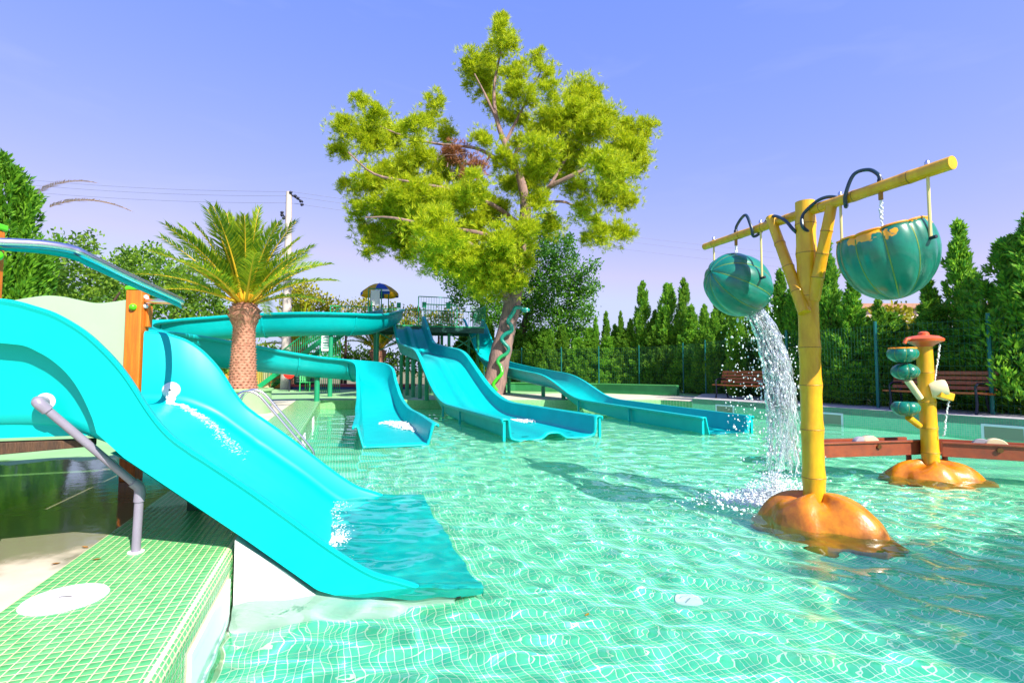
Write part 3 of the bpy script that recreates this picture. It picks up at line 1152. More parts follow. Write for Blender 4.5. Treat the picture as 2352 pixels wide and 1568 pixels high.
e0 = fc - EV * 0.05
e1 = e0 - EV * 0.055
path = [Vector(p) for p in crm([e0, e1, e1 + (pt - e1) * 0.09], 5)]
MB().tube(path, 0.027, 14).build('elbow', PIPE, pipe)
a0, a1 = e1 + (pt - e1) * 0.06, e1 + (pt - e1) * 0.95
MB().tube([a0, a1], 0.020, 14).build('sloping_length', PIPE, pipe)
path = [Vector(p) for p in crm([e1 + (pt - e1) * 0.93, pt + Vector((0, 0, -0.004)), pt + Vector((0, 0, -0.075))], 5)]
MB().tube(path, 0.027, 14).build('elbow', PIPE, pipe)
MB().tube([pt + Vector((0, 0, -0.05)), Vector((pb.x, pb.y, 0.002))], 0.022, 14).build('upright_length', PIPE, pipe)
MB().lathe([(0.04, 0.0), (0.04, 0.006), (0.0, 0.006)], (pb.x, pb.y, 0.001), 20, cap=False).build('collar', WHITE, pipe)

# prop under the slide
m = MB()
pr = PW(-0.42, 1.0, 0)
m.box(pr + Vector((0, 0, 0.17)), (0.09, 0.09, 0.34), Matrix.Rotation(PA, 3, 'Z'))
m.build('leg', mat('dark_green_leg', (0.005, 0.06, 0.03), 0.5), kid, smooth=0, bevel=0.005)

# pool-ladder handrails
rl = thing('pool_handrail', PW(-0.5, 5.3, 0), 'pair of bent stainless steel handrails stepping into the pool', 'handrail')
for dq in (0.0, 0.55):
    q_ = 4.75 + dq
    prof = [(-0.86, 0.0), (-0.86, 0.35), (-0.84, 0.55), (-0.76, 0.67), (-0.64, 0.70), (-0.52, 0.64), (-0.40, 0.50), (-0.1, 0.12), (0.12, -0.16), (0.2, -0.30), (0.21, -0.5)]
    MB().tube([Vector(PW(a[0], q_, a[1])) for a in crm(prof, 6)], 0.022, 12).build('rail', STEEL, rl)
    for pz in ((-0.86, 0.0),):
        MB().lathe([(0.05, 0.0), (0.05, 0.01), (0.024, 0.018)], PW(pz[0], q_, pz[1]), 16, cap=False).build('foot_plate', STEEL, rl)

# thin films and spatter of water on the slide
def blobs(name, pts_, m_, parent=None):
    """pts_: (point, radius, squash)"""
    t = (1 + 5 ** 0.5) / 2
    iv = np.array([(-1, t, 0), (1, t, 0), (-1, -t, 0), (1, -t, 0), (0, -1, t), (0, 1, t), (0, -1, -t), (0, 1, -t), (t, 0, -1), (t, 0, 1), (-t, 0, -1), (-t, 0, 1)]) / math.sqrt(1 + t * t)
    fi = np.array([(0, 11, 5), (0, 5, 1), (0, 1, 7), (0, 7, 10), (0, 10, 11), (1, 5, 9), (5, 11, 4), (11, 10, 2), (10, 7, 6), (7, 1, 8), (3, 9, 4), (3, 4, 2), (3, 2, 6),
                   (3, 6, 8), (3, 8, 9), (4, 9, 5), (2, 4, 11), (6, 2, 10), (8, 6, 7), (9, 8, 1)])
    V = np.concatenate([iv * np.array([r * s_[0], r * s_[1], r * s_[2]]) + np.array(p) for p, r, s_ in pts_])
    F = np.concatenate([fi + 12 * i for i in range(len(pts_))])
    me_ = np_mesh(name, V, F)
    me_.polygons.foreach_set('use_smooth', [True] * len(me_.polygons))
    me_.materials.append(m_)
    o_ = bpy.data.objects.new(name, me_)
    link(o_, parent)
    return o_


rw = random.Random(5)
sp = []
for k in range(800):
    t = rw.random() ** 1.4
    p = -0.86 + 0.62 * t + rw.gauss(0, 0.035)
    lane = rw.choice((-0.05, 0.0, 0.03))
    q = QFAR - 0.17 - 0.52 * t ** 0.8 + lane * (0.5 + 2 * t) + rw.gauss(0, 0.02 + 0.05 * t)
    q = min(q, QFAR - 0.13)
    z = np.interp(p, *zip(*KBED)) + 0.004
    r = abs(rw.gauss(0, 0.0035)) * (1 - 0.5 * t) + 0.001
    sp.append((PW(p, q, z), r, (2.6, 1.2, 0.5)))
for k in range(260):
    zz = rw.uniform(0.66, 0.80)
    sp.append((PW(-0.905 + rw.gauss(0, 0.014), QFAR - 0.15 - (0.80 - zz) * 0.25 + rw.gauss(0, 0.008), zz), rw.uniform(0.003, 0.009), (1, 1, 2.2)))
o = tag(blobs('spatter', sp, FOAM), 'white water spattering from the nozzle down the cyan slide bed', 'water', kind='stuff')
sp = []
for k in range(500):
    q = rw.uniform(0.2, 2.15)
    p = 0.50 + abs(rw.gauss(0.0, 0.07)) + 0.03 * math.sin(q * 7)
    sp.append((PW(p, q, surf(*PW(p, q, 0).xy) + 0.001), rw.uniform(0.0015, 0.005), (1.6, 1.6, 0.5)))
for k in range(320):
    p_, q_ = 0.53 + rw.gauss(0, 0.045), 0.95 + rw.gauss(0, 0.08)
    sp.append((PW(p_, q_, surf(*PW(p_, q_, 0).xy) + 0.002), rw.uniform(0.002, 0.008), (1.4, 1.4, 0.6)))
tag(blobs('foam', sp, FOAM), 'foam flecks where the cyan slide meets the water', 'foam', kind='stuff')

# ================================================================== THE BIG SLIDES AND THEIR TOWER
PLAT_Z = 3.2


def slide_by_rims(name, label, L0, L1, R0, R1, rim, height, section, parts_mat, posts=(), seams=()):
    """a straight slide between two plan lines; rim: (dist, z), height: (dist, wall height) measured from the water end"""
    L0, L1, R0, R1 = (Vector((*p, 0)) for p in (L0, L1, R0, R1))
    S = (L1 - L0).length
    t = thing(name, (L0.x, L0.y, WATER_Z), label, 'slide')
    ss_ = np.linspace(0, S, 110)
    rz = smooth_interp(ss_, rim, 3)
    hs = smooth_interp(ss_, height, 3)
    rings_ = []
    for s, r_, h_ in zip(ss_, rz, hs):
        k = s / S
        a, b = L0.lerp(L1, k), R0.lerp(R1, k)
        ring = []
        for (x, zf, dz) in section(k, h_):
            w = a.lerp(b, x)
            ring.append(Vector((w.x, w.y, r_ - h_ + zf * h_ + dz)))
        rings_.append(ring)
    ch = MB().loft(rings_, closed=False).build('chute', parts_mat, t, smooth=50, solid=0.035, soff=0)
    receiver(ch)
    for s in seams:
        k = s / S
        a, b = L0.lerp(L1, k), R0.lerp(R1, k)
        i = int(np.argmin(abs(ss_ - s)))
        for side, pnt in ((-1, a), (1, b)):
            m_ = MB()
            out = ((a - b) if side < 0 else (b - a)).normalized()
            m_.box(Vector((pnt.x, pnt.y, rz[i] - hs[i] * 0.5 - 0.03)) + out * 0.045, (0.05, 0.05, hs[i] + 0.02), Matrix.Rotation(math.atan2(out.y, out.x), 3, 'Z'))
            receiver(m_.build('joint_flange', parts_mat, t, smooth=0))
    for (s, x, zf) in posts:
        k = s / S
        w = L0.lerp(L1, k).lerp(R0.lerp(R1, k), x)
        i = int(np.argmin(abs(ss_ - s)))
        zt = rz[i] - hs[i] - 0.03
        MB().tube([(w.x, w.y, zf), (w.x, w.y, zt)], 0.075, 12).build('post', GREENP, t)
    return t, rings_, ss_, rz, hs


def sec_double(k, h):
    # two lanes with a rounded divider between them
    f = min(0.5, 0.10 / max(h, 0.05))
    pts_ = [(-0.045, 0.80, 0), (-0.045, 0.985, 0), (-0.03, 1.0, 0), (0.0, 1.0, 0), (0.02, 0.97, 0), (0.035, f, 0), (0.05, f * 0.4, 0), (0.09, 0.05, 0), (0.14, 0, 0)]
    pts_ += [(0.2, 0, 0), (0.28, 0, 0), (0.36, 0.0, 0.01), (0.40, 0.0, 0.06), (0.43, 0.0, 0.105), (0.465, 0, 0.12)]
    return pts_ + [(1 - a, b, c) for a, b, c in reversed(pts_)]


def sec_pipe(k, h):
    # rounded gutter higher up, flat-bottomed run-out at the water end
    e = min(max((k - 0.18) / 0.2, 0), 1)
    out = [(-0.06, 0.88, 0), (-0.06, 0.985, 0), (-0.04, 1.0, 0), (0.0, 1.0, 0)]
    n = 14
    core = []
    for i in range(n + 1):
        x = i / n
        zr_ = 1 - math.sqrt(max(0, 1 - (2 * x - 1) ** 2))
        zbx = max(0, (abs(2 * x - 1) - 0.9) / 0.1) ** 1.0
        core.append((x, zr_ * e + zbx * (1 - e), 0))
    core = core[1:-1]
    return out + core + [(1 - a, b, c) for a, b, c in reversed(out)]


Yk = 1.0715
s2_rim = [((y - 9.42) * Yk, z) for y, z in ((9.42, 0.095), (13.8, 0.097), (14.6, 0.22), (15.5, 0.525), (16.85, 1.17), (17.6, 1.55), (18.3, 1.75), (20, 1.93), (22.3, 2.2), (23.0, 2.65), (23.8, 3.37), (24.7, 3.9))]
s2_h = [(0, 0.40), (6.0, 0.38), (9.0, 0.42), (13.5, 0.50), (14.6, 0.58), (16.4, 0.68)]
slide2, ring2, ss2, rz2, hs2 = slide_by_rims('water_slide', 'long teal double-lane slide with a humped drop from the green tower', (-0.09, 9.45), (-5.72, 24.4), (1.70, 10.12), (-4.35, 24.9),
                                         s2_rim, s2_h, sec_double, TEAL,
                                         posts=[(9.2, 0.06, -0.01), (9.2, 0.94, -0.01), (10.6, 0.06, -0.01), (10.6, 0.94, -0.01), (12.0, 0.06, -0.01), (12.0, 0.94, -0.01), (13.6, 0.06, -0.01), (13.6, 0.94, -0.01), (8.0, 0.06, -0.01), (8.0, 0.94, -0.01)],
                                         seams=[0.05, 3.2, 5.0])
s3_rim = [((y - 10.5) * 1.068, z) for y, z in ((10.5, 0.03), (15.6, 0.115), (16.2, 0.27), (16.9, 0.526), (17.6, 0.74), (18.2, 0.86), (20, 1.0), (22, 1.17), (24, 1.39), (25.0, 1.62), (25.7, 2.0), (26.4, 2.5), (27.2, 3.3), (28.0, 3.92))]
s3_h = [(0, 0.36), (5.4, 0.36), (7, 0.45), (9, 0.52), (14, 0.55), (18.7, 0.70)]
slide3, *_ = slide_by_rims('water_slide', 'teal single slide passing behind the pine trunk to the right of the twin lanes', (3.95, 10.5), (-2.63, 28.0), (5.0, 10.78), (-1.68, 28.3),
                           s3_rim, s3_h, sec_pipe, TEAL, posts=[(7.6, 0.5, 0.0), (9.3, 0.5, 0.0), (13.0, 0.5, 0.0)], seams=[0.05, 2.7, 5.4])

# spiral flume
fl = [(-5.7, 24.4, 3.15, .75, 1.0), (-5.75, 23.0, 2.85, .78, 1.0), (-6.0, 21.2, 2.48, .82, 1.02), (-6.7, 19.9, 2.36, .82, 1.02), (-8.0, 19.3, 2.30, .82, 1.02), (-9.6, 19.1, 2.22, .82, 1.02),
      (-10.9, 18.5, 2.08, .82, 1.05), (-11.75, 17.2, 1.85, .84, 1.05), (-11.7, 15.7, 1.6, .86, 1.05), (-10.8, 14.55, 1.36, .86, 1.05), (-9.5, 14.2, 1.2, .84, 1.05), (-8.4, 14.9, 1.07, .76, 1.0),
      (-7.4, 15.9, .92, .68, 1.0), (-6.3, 16.6, .78, .64, 1.0), (-5.2, 16.85, .66, .66, 1.0), (-4.45, 16.4, .48, .68, 1.02), (-4.05, 15.4, .16, .5, 1.05), (-3.65, 14.2, -.12, .38, 1.08), (-3.15, 12.6, -.27, .34, 1.15),
      (-2.62, 11.0, -.295, .34, 1.22), (-1.98, 8.85, -.30, .345, 1.28)]
flp = crm(fl, 8)
spiral = thing('water_slide', (-1.98, 8.85, WATER_Z), 'teal spiral flume looping behind the palm and ending in a wide run-out', 'slide')
rings1 = []
N1 = len(flp)
for i, p in enumerate(flp):
    a, b = flp[max(i - 1, 0)], flp[min(i + 1, N1 - 1)]
    d = Vector((b[0] - a[0], b[1] - a[1], 0)).normalized()
    left = Vector((-d.y, d.x, 0))
    c = Vector((p[0], p[1], p[2]))
    w, h = p[4], p[3]
    flat = min(max((i / (N1 - 1) - 0.74) / 0.10, 0), 1)
    ring = []
    for j, (x, zf, dz) in enumerate(sec_pipe(0.18 + 0.2 * (1 - flat), h)):
        ring.append(c + left * (0.5 - x) * w * 1.0 + UP * (zf * h + dz))
    rings1.append(ring)
o = MB().loft(rings1, closed=False).build('chute', TEAL, spiral, smooth=50, solid=0.035, soff=0)
receiver(o)
for i in (22, 38, 60, 84, 100, 112, 130):
    m = MB()
    nn = len(rings1[i])
    c = sum(rings1[i], Vector()) / nn
    d = (rings1[min(i + 1, N1 - 1)][nn // 2] - rings1[i - 1][nn // 2]).normalized()
    big = [p + (p - Vector((c.x, c.y, rings1[i][0].z))).normalized() * 0.05 for p in rings1[i][3:-3]]
    inn = [p + (p - Vector((c.x, c.y, rings1[i][0].z))).normalized() * 0.012 for p in rings1[i][3:-3]]
    m.loft([[p - d * 0.025 for p in inn], [p - d * 0.025 for p in big], [p + d * 0.025 for p in big], [p + d * 0.025 for p in inn]], closed=False)
    m.build('joint_flange', TEAL, spiral, smooth=0)
for i in (26, 44, 58, 72, 82, 92, 104, 114):
    p = flp[i]
    MB().tube([(p[0], p[1], -0.01), (p[0], p[1], p[2] - 0.02)], 0.085, 12).build('post', GREENP, spiral)

# tower
TA = Vector((-6.7, 24.35, 0))
TU = Vector((0.95, 0.312, 0)).normalized()
TV = Vector((-TU.y, TU.x, 0))
TW, TD = 5.6, 2.6


def TT(a, b, z):
    w = TA + TU * a + TV * b
    return Vector((w.x, w.y, z))


tower = thing('slide_tower', TT(TW / 2, TD / 2, 0), 'green steel slide tower with railed deck, gates and stair', 'tower')
m = MB()
m.box(TT(TW / 2, TD / 2, PLAT_Z - 0.03), (TW, TD, 0.06), Matrix.Rotation(math.atan2(TU.y, TU.x), 3, 'Z'))
m.build('deck', GREENB, tower, smooth=0)
for b_ in (0.06, TD - 0.06):
    MB().beam(TT(0.05, b_, PLAT_Z - 0.2), TT(TW - 0.05, b_, PLAT_Z - 0.2), 0.1, 0.26).build('deck_beam', DKGREEN, tower, smooth=0)
for a_ in (0.3, 2.0, 3.8, 5.3):
    for b_ in (0.3, TD - 0.3):
        MB().tube([TT(a_, b_, -0.01), TT(a_, b_, PLAT_Z - 0.34)], 0.08, 12).build('post', GREENP, tower)
for (a0_, a1_) in ((0.3, 2.0), (3.8, 5.3)):
    MB().beam(TT(a0_, 0.3, 1.9), TT(a1_, 0.3, PLAT_Z - 0.36), 0.05, 0.05).build('brace', GREENP, tower, smooth=0)
    MB().beam(TT(a1_, 0.3, 1.9), TT(a0_, 0.3, PLAT_Z - 0.36), 0.05, 0.05).build('brace', GREENP, tower, smooth=0)


def railing(name, A, B, z0, h, m_, parent, n=None, bar=0.016, z1=None):
    """posts, top and bottom rail and upright bars between two ends as one railing"""
    A, B = Vector(A), Vector(B)
    z1 = z0 if z1 is None else z1
    L = (B - A).length
    n = n or max(2, int(L / 0.13))
    r = MB()
    e = lambda k, dz: A.lerp(B, k) + Vector((0, 0, (z0 + (z1 - z0) * k) + dz - A.lerp(B, k).z))
    r.beam(e(0, h), e(1, h), 0.045, 0.045)
    r.beam(e(0, 0.1), e(1, 0.1), 0.03, 0.03)
    for k in range(n + 1):
        w = 0.045 if k in (0, n) else bar
        r.beam(e(k / n, 0.0 if k in (0, n) else 0.1), e(k / n, h), w, w)
    o_ = r.build(name, m_, parent, smooth=0)
    return tag(o_, kind='stuff')


def ten(p, z):
    return Vector((p.x, p.y, z))


railing('railing', TT(0.0, TD, 0), TT(TW, TD, 0), PLAT_Z, 1.05, GREENP, tower)
railing('railing', TT(0.0, 0, 0), TT(0, TD, 0), PLAT_Z, 1.05, GREENP, tower)
railing('railing', TT(0.9, 0.03, 0), TT(1.0, 0.03, 0), PLAT_Z, 1.05, GREENB, tower, n=1)
railing('railing', TT(2.55, 0.03, 0), TT(4.15, 0.03, 0), PLAT_Z, 1.05, GREENB, tower)
railing('railing', TT(TW, 0.0, 0), TT(TW, TD, 0), PLAT_Z, 1.05, GREENP, tower)
railing('railing', TT(-1.9, TD - 0.9, 0), TT(0, TD - 0.9, 0), PLAT_Z, 1.0, GREENB, tower)
# tall gates with notice plates
PLATEW = mat('white_notice', (0.80, 0.78, 0.80), 0.5)
PLATEG = mat('green_notice', (0.01, 0.35, 0.18), 0.45)
for (a0_, a1_, b_, h_) in ((2.5, 4.3, TD - 0.5, 1.72), (-0.15, 0.45, 0.15, 1.72)):
    railing('gate', TT(a0_, b_, 0), TT(a1_, b_, 0), PLAT_Z, h_, GREENP, tower, bar=0.013)
for (a_, b_, z_, w_, h_, m_) in ((2.8, TD - 0.53, PLAT_Z + 1.28, 0.22, 0.30, PLATEG), (4.1, TD - 0.53, PLAT_Z + 1.28, 0.24, 0.36, PLATEG), (0.15, 0.10, PLAT_Z + 1.28, 0.42, 0.72, PLATEW),
                                 (1.35, 0.9, PLAT_Z + 1.05, 0.2, 0.28, PLATEG)):
    m = MB()
    m.box(TT(a_, b_, z_), (w_, 0.02, h_), Matrix.Rotation(math.atan2(TU.y, TU.x), 3, 'Z'))
    m.build('notice', m_, tower, smooth=0)
# stair up the back, seen through the flumes
stair = thing('stair', (-13.6, 28.4, 0), 'green steel stair climbing to the slide tower', 'stair')
SA, SB = Vector((-13.4, 27.6, 0.0)), Vector((-8.6, 26.4, PLAT_Z))
sd = (SB - SA)
acr = Vector((-sd.y, sd.x, 0)).normalized()
for s_ in (-0.5, 0.5):
    MB().beam(SA + acr * s_, SB + acr * s_, 0.06, 0.24).build('stringer', GREENB, stair, smooth=0)
    A2, B2 = SA + acr * s_, SB + acr * s_
    r = MB()
    r.beam(A2 + UP * 1.0, B2 + UP * 1.0, 0.05, 0.05)
    for k in range(41):
        pA = A2.lerp(B2, k / 40)
        r.beam(pA, pA + UP * 1.0, 0.022, 0.022)
    tag(r.build('railing', GREENB, stair, smooth=0), kind='stuff')
for k in range(16):
    pA = SA.lerp(SB, (k + 0.5) / 16)
    m = MB()
    m.box(pA, (0.28, 0.95, 0.035), Matrix.Rotation(math.atan2(sd.y, sd.x), 3, 'Z'))
    m.build('tread', GREENP, stair, smooth=0)
m = MB()
m.box((-8.0, 26.2, PLAT_Z - 0.03), (1.6, 1.5, 0.06), Matrix.Rotation(-0.2, 3, 'Z'))
m.build('landing', GREENB, stair, smooth=0)

# caged notice panel at the foot of the tower
cage = thing('notice_cage', at(752, 806, 23.2), 'green mesh gate with pale printed notice under the upper flume', 'gate')
c0, c1 = at(736, 767, 23.2), at(769, 806, 23.2)
for a in np.linspace(0, 1, 9):
    pass
m = MB()
for a in np.linspace(0, 1, 11):
    x_ = c0.x + (c1.x - c0.x + 0.25) * a
    m.beam((x_, 23.2, 0.0), (x_, 23.2, c0.z), 0.02, 0.02)
for z_ in (0.1, 0.8, 1.6, c0.z):
    m.beam((c0.x, 23.2, z_), (c1.x + 0.25, 23.2, z_), 0.03, 0.03)
tag(m.build('bars', GREENB, cage, smooth=0), kind='stuff')
m = MB()
m.box(((c0.x * 0.62 + c1.x * 0.38), 23.16, (c0.z + c1.z) / 2 - 0.02), (0.36, 0.02, 0.72))
nb = m.build('notice', PLATEW, cage, smooth=0)
for k in range(5):
    m = MB()
    m.box(((c0.x * 0.62 + c1.x * 0.38), 23.147, c0.z - 0.16 - k * 0.12), (0.26 - 0.05 * (k % 2), 0.004, 0.045))
    m.build('print_line', PLATEG, nb, smooth=0)

# parasol on the tower
pc = at(872, 676, 25.6)
par = thing('parasol', (pc.x, pc.y, PLAT_Z), 'blue and yellow striped parasol with white band on the slide tower', 'parasol')
YEL = leaf_mat('yellow_canvas', (0.80, 0.42, 0.01), (0.85, 0.46, 0.01), 0.45)
BLU = mat('blue_canvas', (0.005, 0.07, 0.38), 0.8)
WCAN = mat('white_canvas', (0.8, 0.8, 0.8), 0.8)
for k in range(8):
    t0, t1 = k * math.pi / 4, (k + 1) * math.pi / 4
    r_ = MB()
    rg = []
    for (rr, hh) in ((0.02, 0.56), (0.3, 0.50), (0.58, 0.36), (0.84, 0.16), (0.93, 0.06), (0.935, -0.08)):
        rg.append([Vector((pc.x + rr * math.cos(t), pc.y + rr * math.sin(t), pc.z + hh - (0.03 * math.sin(math.pi * j / 4) if rr > 0.5 else 0))) for j, t in enumerate(np.linspace(t0, t1, 5))])
    r_.loft(rg, closed=False)
    gore = r_.build('canopy_gore', YEL if k % 2 else BLU, par, smooth=30)
    if k in (6,):
        b = MB()
        b.loft([[p + (p - Vector((pc.x, pc.y, p.z))).normalized() * 0.006 + UP * 0.006 for p in rg[3]], [p + (p - Vector((pc.x, pc.y, p.z))).normalized() * 0.008 + UP * 0.006 for p in rg[4]]], closed=False)
        b.build('band', WCAN, gore)
MB().tube([(pc.x, pc.y, PLAT_Z), (pc.x, pc.y, pc.z + 0.6)], 0.02, 8).build('pole', WHITE, par)
for dx in (-0.45, 0.45):
    MB().tube([(pc.x + dx, pc.y, PLAT_Z), (pc.x + dx, pc.y, pc.z + 0.25)], 0.028, 8).build('side_pole', GREENP, par)
MB().lathe([(0.22, 0), (0.22, 0.06), (0.04, 0.09)], (pc.x, pc.y, PLAT_Z), 20).build('base', WHITEC, par)

# ================================================================== MELON FOUNTAINS
def bamboo(m_, A, B, r0, r1, nodes, n=18, swell=0.10):
    """a bamboo cane from A to B with swollen joints; nodes are fractions along it"""
    A, B = Vector(A), Vector(B)
    ks = set(np.linspace(0, 1, 10))
    for t in nodes:
        for e in (-0.03, -0.012, -0.004, 0.004, 0.012, 0.03):
            ks.add(min(max(t + e, 0), 1))
    ks = sorted(ks)
    rs = []
    for t in ks:
        r = r0 + (r1 - r0) * t
        for q in nodes:
            dd = abs(t - q)
            if dd < 0.03:
                r *= 1 + swell * (1 - dd / 0.03) ** 1.5 - (0.05 if dd < 0.003 else 0)
        rs.append(r)
    return m_.tube([A.lerp(B, t) for t in ks], rs, n)


def node_rings(A, B, r0, r1, nodes, parent, swell=0.10):
    A, B = Vector(A), Vector(B)
    d = (B - A).normalized()
    for q in nodes:
        r = (r0 + (r1 - r0) * q) * (1 + swell)
        c = A.lerp(B, q)
        MB().tube([c - d * 0.004, c, c + d * 0.004], [r * 0.985, r * 1.006, r * 0.985], 20).build('joint_ring', RING, parent)


def rock(name_parent, c, ax, ay, az, ang, lumps, seed, m_):
    """lumpy painted rock standing on the pool floor"""
    rr = random.Random(seed)
    nu, nv = 64, 26
    rings = []
    for i in range(nv + 1):
        t = i / nv
        ring = []
        for j in range(nu):
            a = 2 * math.pi * j / nu
            phi = t * math.pi / 2
            rad = math.cos(phi) ** 0.55
            lob = 1 + sum(k[1] * math.exp(-((math.atan2(math.sin(a - k[0]), math.cos(a - k[0]))) / k[2]) ** 2) for k in lumps) * (0.35 + 0.65 * rad)
            cre = 1 - 0.13 * abs(math.sin(2.5 * a + 0.8 + 1.6 * t)) ** 8 * (1 - 0.6 * t) + 0.03 * math.sin(9 * a + 4 * t) * (1 - t)
            x, y = ax * rad * lob * cre * math.cos(a), ay * rad * lob * cre * math.sin(a)
            z = az * math.sin(phi) * (1 + 0.10 * math.sin(3 * a + seed) * (1 - t) + 0.06 * math.sin(5 * a + 2 * seed))
            w = Matrix.Rotation(ang, 3, 'Z') @ Vector((x, y, 0))
            ring.append(Vector((c[0] + w.x, c[1] + w.y, FLOOR_Z + z)))
        rings.append(ring)
    o_ = MB().loft(rings).build('rock', m_, name_parent, smooth=180)
    return receiver(o_)


FX, FY = (1860 - 1176) / 1176 * 4.5, 4.5
f1 = thing('melon_fountain', (FX, FY, FLOOR_Z), 'tall yellow bamboo fountain carrying two big melon buckets above the pool', 'fountain')
rock(f1, (2.64, 4.47), 0.50, 0.37, 0.58, -0.86, [(0.0, 0.22, 0.5), (1.9, 0.10, 0.5), (3.4, 0.12, 0.6), (4.9, 0.08, 0.5)], 2, ROCK)
PB, PT = Vector((FX, FY, -0.24)), Vector((FX + 0.0, FY, 2.50))
nd = [0.115, 0.265, 0.405, 0.525, 0.69, 0.83, 0.925]
receiver(bamboo(MB(), PB, PT, 0.088, 0.078, nd, 22).build('pole', BAMBOO, f1))
node_rings(PB, PT, 0.088, 0.078, nd, f1)
ZB = 2.405
BL, BR = Vector((2.20, 5.78, ZB - 0.0)), Vector((2.99, 3.40, ZB))
bn = [0.06, 0.22, 0.34, 0.46, 0.60, 0.72, 0.89]
bamboo(MB(), BL, BR, 0.037, 0.047, bn, 16, 0.09).build('cross_beam', BAMBOO, f1)
node_rings(BL, BR, 0.037, 0.047, bn, f1, 0.09)


def on_beam(x):
    w = on_line(x, (BL.x, BL.y), (BR.x, BR.y))
    return Vector((w[0], w[1], ZB))


# two slanting stays from the pole to the beam
for (x0, y0, x1, y1, dep0, over) in ((1848, 718, 1770, 500, 4.42, 0.02), (1868, 690, 1922, 470, 4.44, 0.0)):
    top = on_beam(x1)
    top.z = ZB - (0.02 if x1 > 1850 else -0.06)
    base = at(x0, y0, dep0)
    nn = [0.2, 0.45, 0.7] if x1 < 1850 else [0.25, 0.5, 0.74]
    off = (Vector((0, -0.07, 0)) if x1 < 1850 else Vector((0, 0.0, 0)))
    bamboo(MB(), base, top + off, 0.052, 0.043, nn, 14, 0.09).build('stay', BAMBOO, f1)
    node_rings(base, top + off, 0.052, 0.043, nn, f1, 0.09)


def melon(parent, c, rx, ry, rz, tilt, open_=0.0, ribs=10, axis=(0, 0, 1), groove=True, name='melon'):
    """ribbed gourd shell; open_ cuts the top off as a bucket. axis is the stem axis"""
    q = Vector((0, 0, 1)).rotation_difference(Vector(axis).normalized())
    tl = Matrix.Rotation(tilt[1], 3, tilt[0])
    nu, nv = ribs * 8, 22
    t1 = math.pi * (1 - open_)
    rings = []
    for i in range(nv + 1):
        th = 0.03 + (t1 - 0.06) * i / nv
        ring = []
        for j in range(nu):
            a = 2 * math.pi * j / nu
            g_ = abs(math.cos(ribs * a / 2)) ** 0.55
            f_ = 0.93 + 0.07 * g_
            v = Vector((rx * math.sin(th) * math.cos(a) * f_, ry * math.sin(th) * math.sin(a) * f_, -rz * math.cos(th) * (0.97 + 0.03 * g_)))
            ring.append(Vector(c) + tl @ (q @ v))
        rings.append(ring)
    m_ = MB().loft(rings, True, cap=False)
    sh = m_.build(name, MELON, parent, smooth=180, solid=0.018 if open_ else 0)
    if groove:
        for k in range(ribs):
            j = int((k + 0.5) * 8) % nu
            pts_ = [rings[i][j] + (rings[i][j] - Vector(c)).normalized() * -0.001 for i in range(1, nv + (1 if not open_ else 0))]
            m2 = MB().tube(pts_, [0.0012 + 0.0055 * rx / 0.35] * len(pts_), 6)
            m2.build('groove', GROOVE, sh)
    return sh, rings


# right bucket, upright with its mouth tilted towards the camera's left
mr = on_beam(2040)
cR = Vector((mr.x + 0.02, mr.y, 1.905))
axR = (BR - BL).normalized()
mel1 = thing('melon_bucket', cR - UP * 0.33, 'open green melon bucket with flaked orange patches hanging level from the beam', 'bucket')
shR, rgR = melon(mel1, cR, 0.325, 0.32, 0.375, (Vector((0, 1, 0)), R(-13)), 0.345, 10)
rim = rgR[-1]
m = MB()
m.tube([p + (p - cR).normalized() * 0.0 for p in rim] + [rim[0]], 0.008, 8, cap=False)
m.build('rim', PEEL, mel1)
peel = MELON.copy()
peel.name = 'flaked_melon_shell'
_n = peel.node_tree
_b = _n.nodes['Principled BSDF']
_old = _b.inputs['Base Color'].links[0].from_socket
_tc, _sp, _nz, _ad, _mr, _mx = (_n.nodes.new(k) for k in ('ShaderNodeTexCoord', 'ShaderNodeSeparateXYZ', 'ShaderNodeTexNoise', 'ShaderNodeMath', 'ShaderNodeMapRange', 'ShaderNodeMix'))
_mx.data_type = 'RGBA'
_mx.inputs[7].default_value = (0.85, 0.34, 0.005, 1)
_nz.inputs['Scale'].default_value = 6.5
_nz.inputs['Detail'].default_value = 3
_ad.operation = 'MULTIPLY_ADD'
_ad.inputs[1].default_value = 0.62
_mr.inputs[1].default_value, _mr.inputs[2].default_value = 1.045, 1.06
_n.links.new(_tc.outputs['Generated'], _sp.inputs[0])
_n.links.new(_tc.outputs['Object'], _nz.inputs['Vector'])
_n.links.new(_sp.outputs[2], _ad.inputs[0])
_n.links.new(_nz.outputs[0], _ad.inputs[2])
_n.links.new(_ad.outputs[0], _mr.inputs[0])
_n.links.new(_mr.outputs[0], _mx.inputs[0])
_n.links.new(_old, _mx.inputs[6])
_n.links.new(_mx.outputs[2], _b.inputs['Base Color'])
shR.data.materials[0] = peel
# left bucket, tipped right over and pouring
ml = on_beam(1697)
cL = Vector((ml.x, ml.y - 0.02, 1.885))
mel2 = thing('melon_bucket', cL - UP * 0.3, 'green melon bucket tipped over and pouring water into the pool', 'bucket')
shL, rgL = melon(mel2, cL, 0.335, 0.30, 0.37, (Vector((0, 0, 1)), 0.0), 0.16, 9, axis=(0.80, 0.28, -0.30))
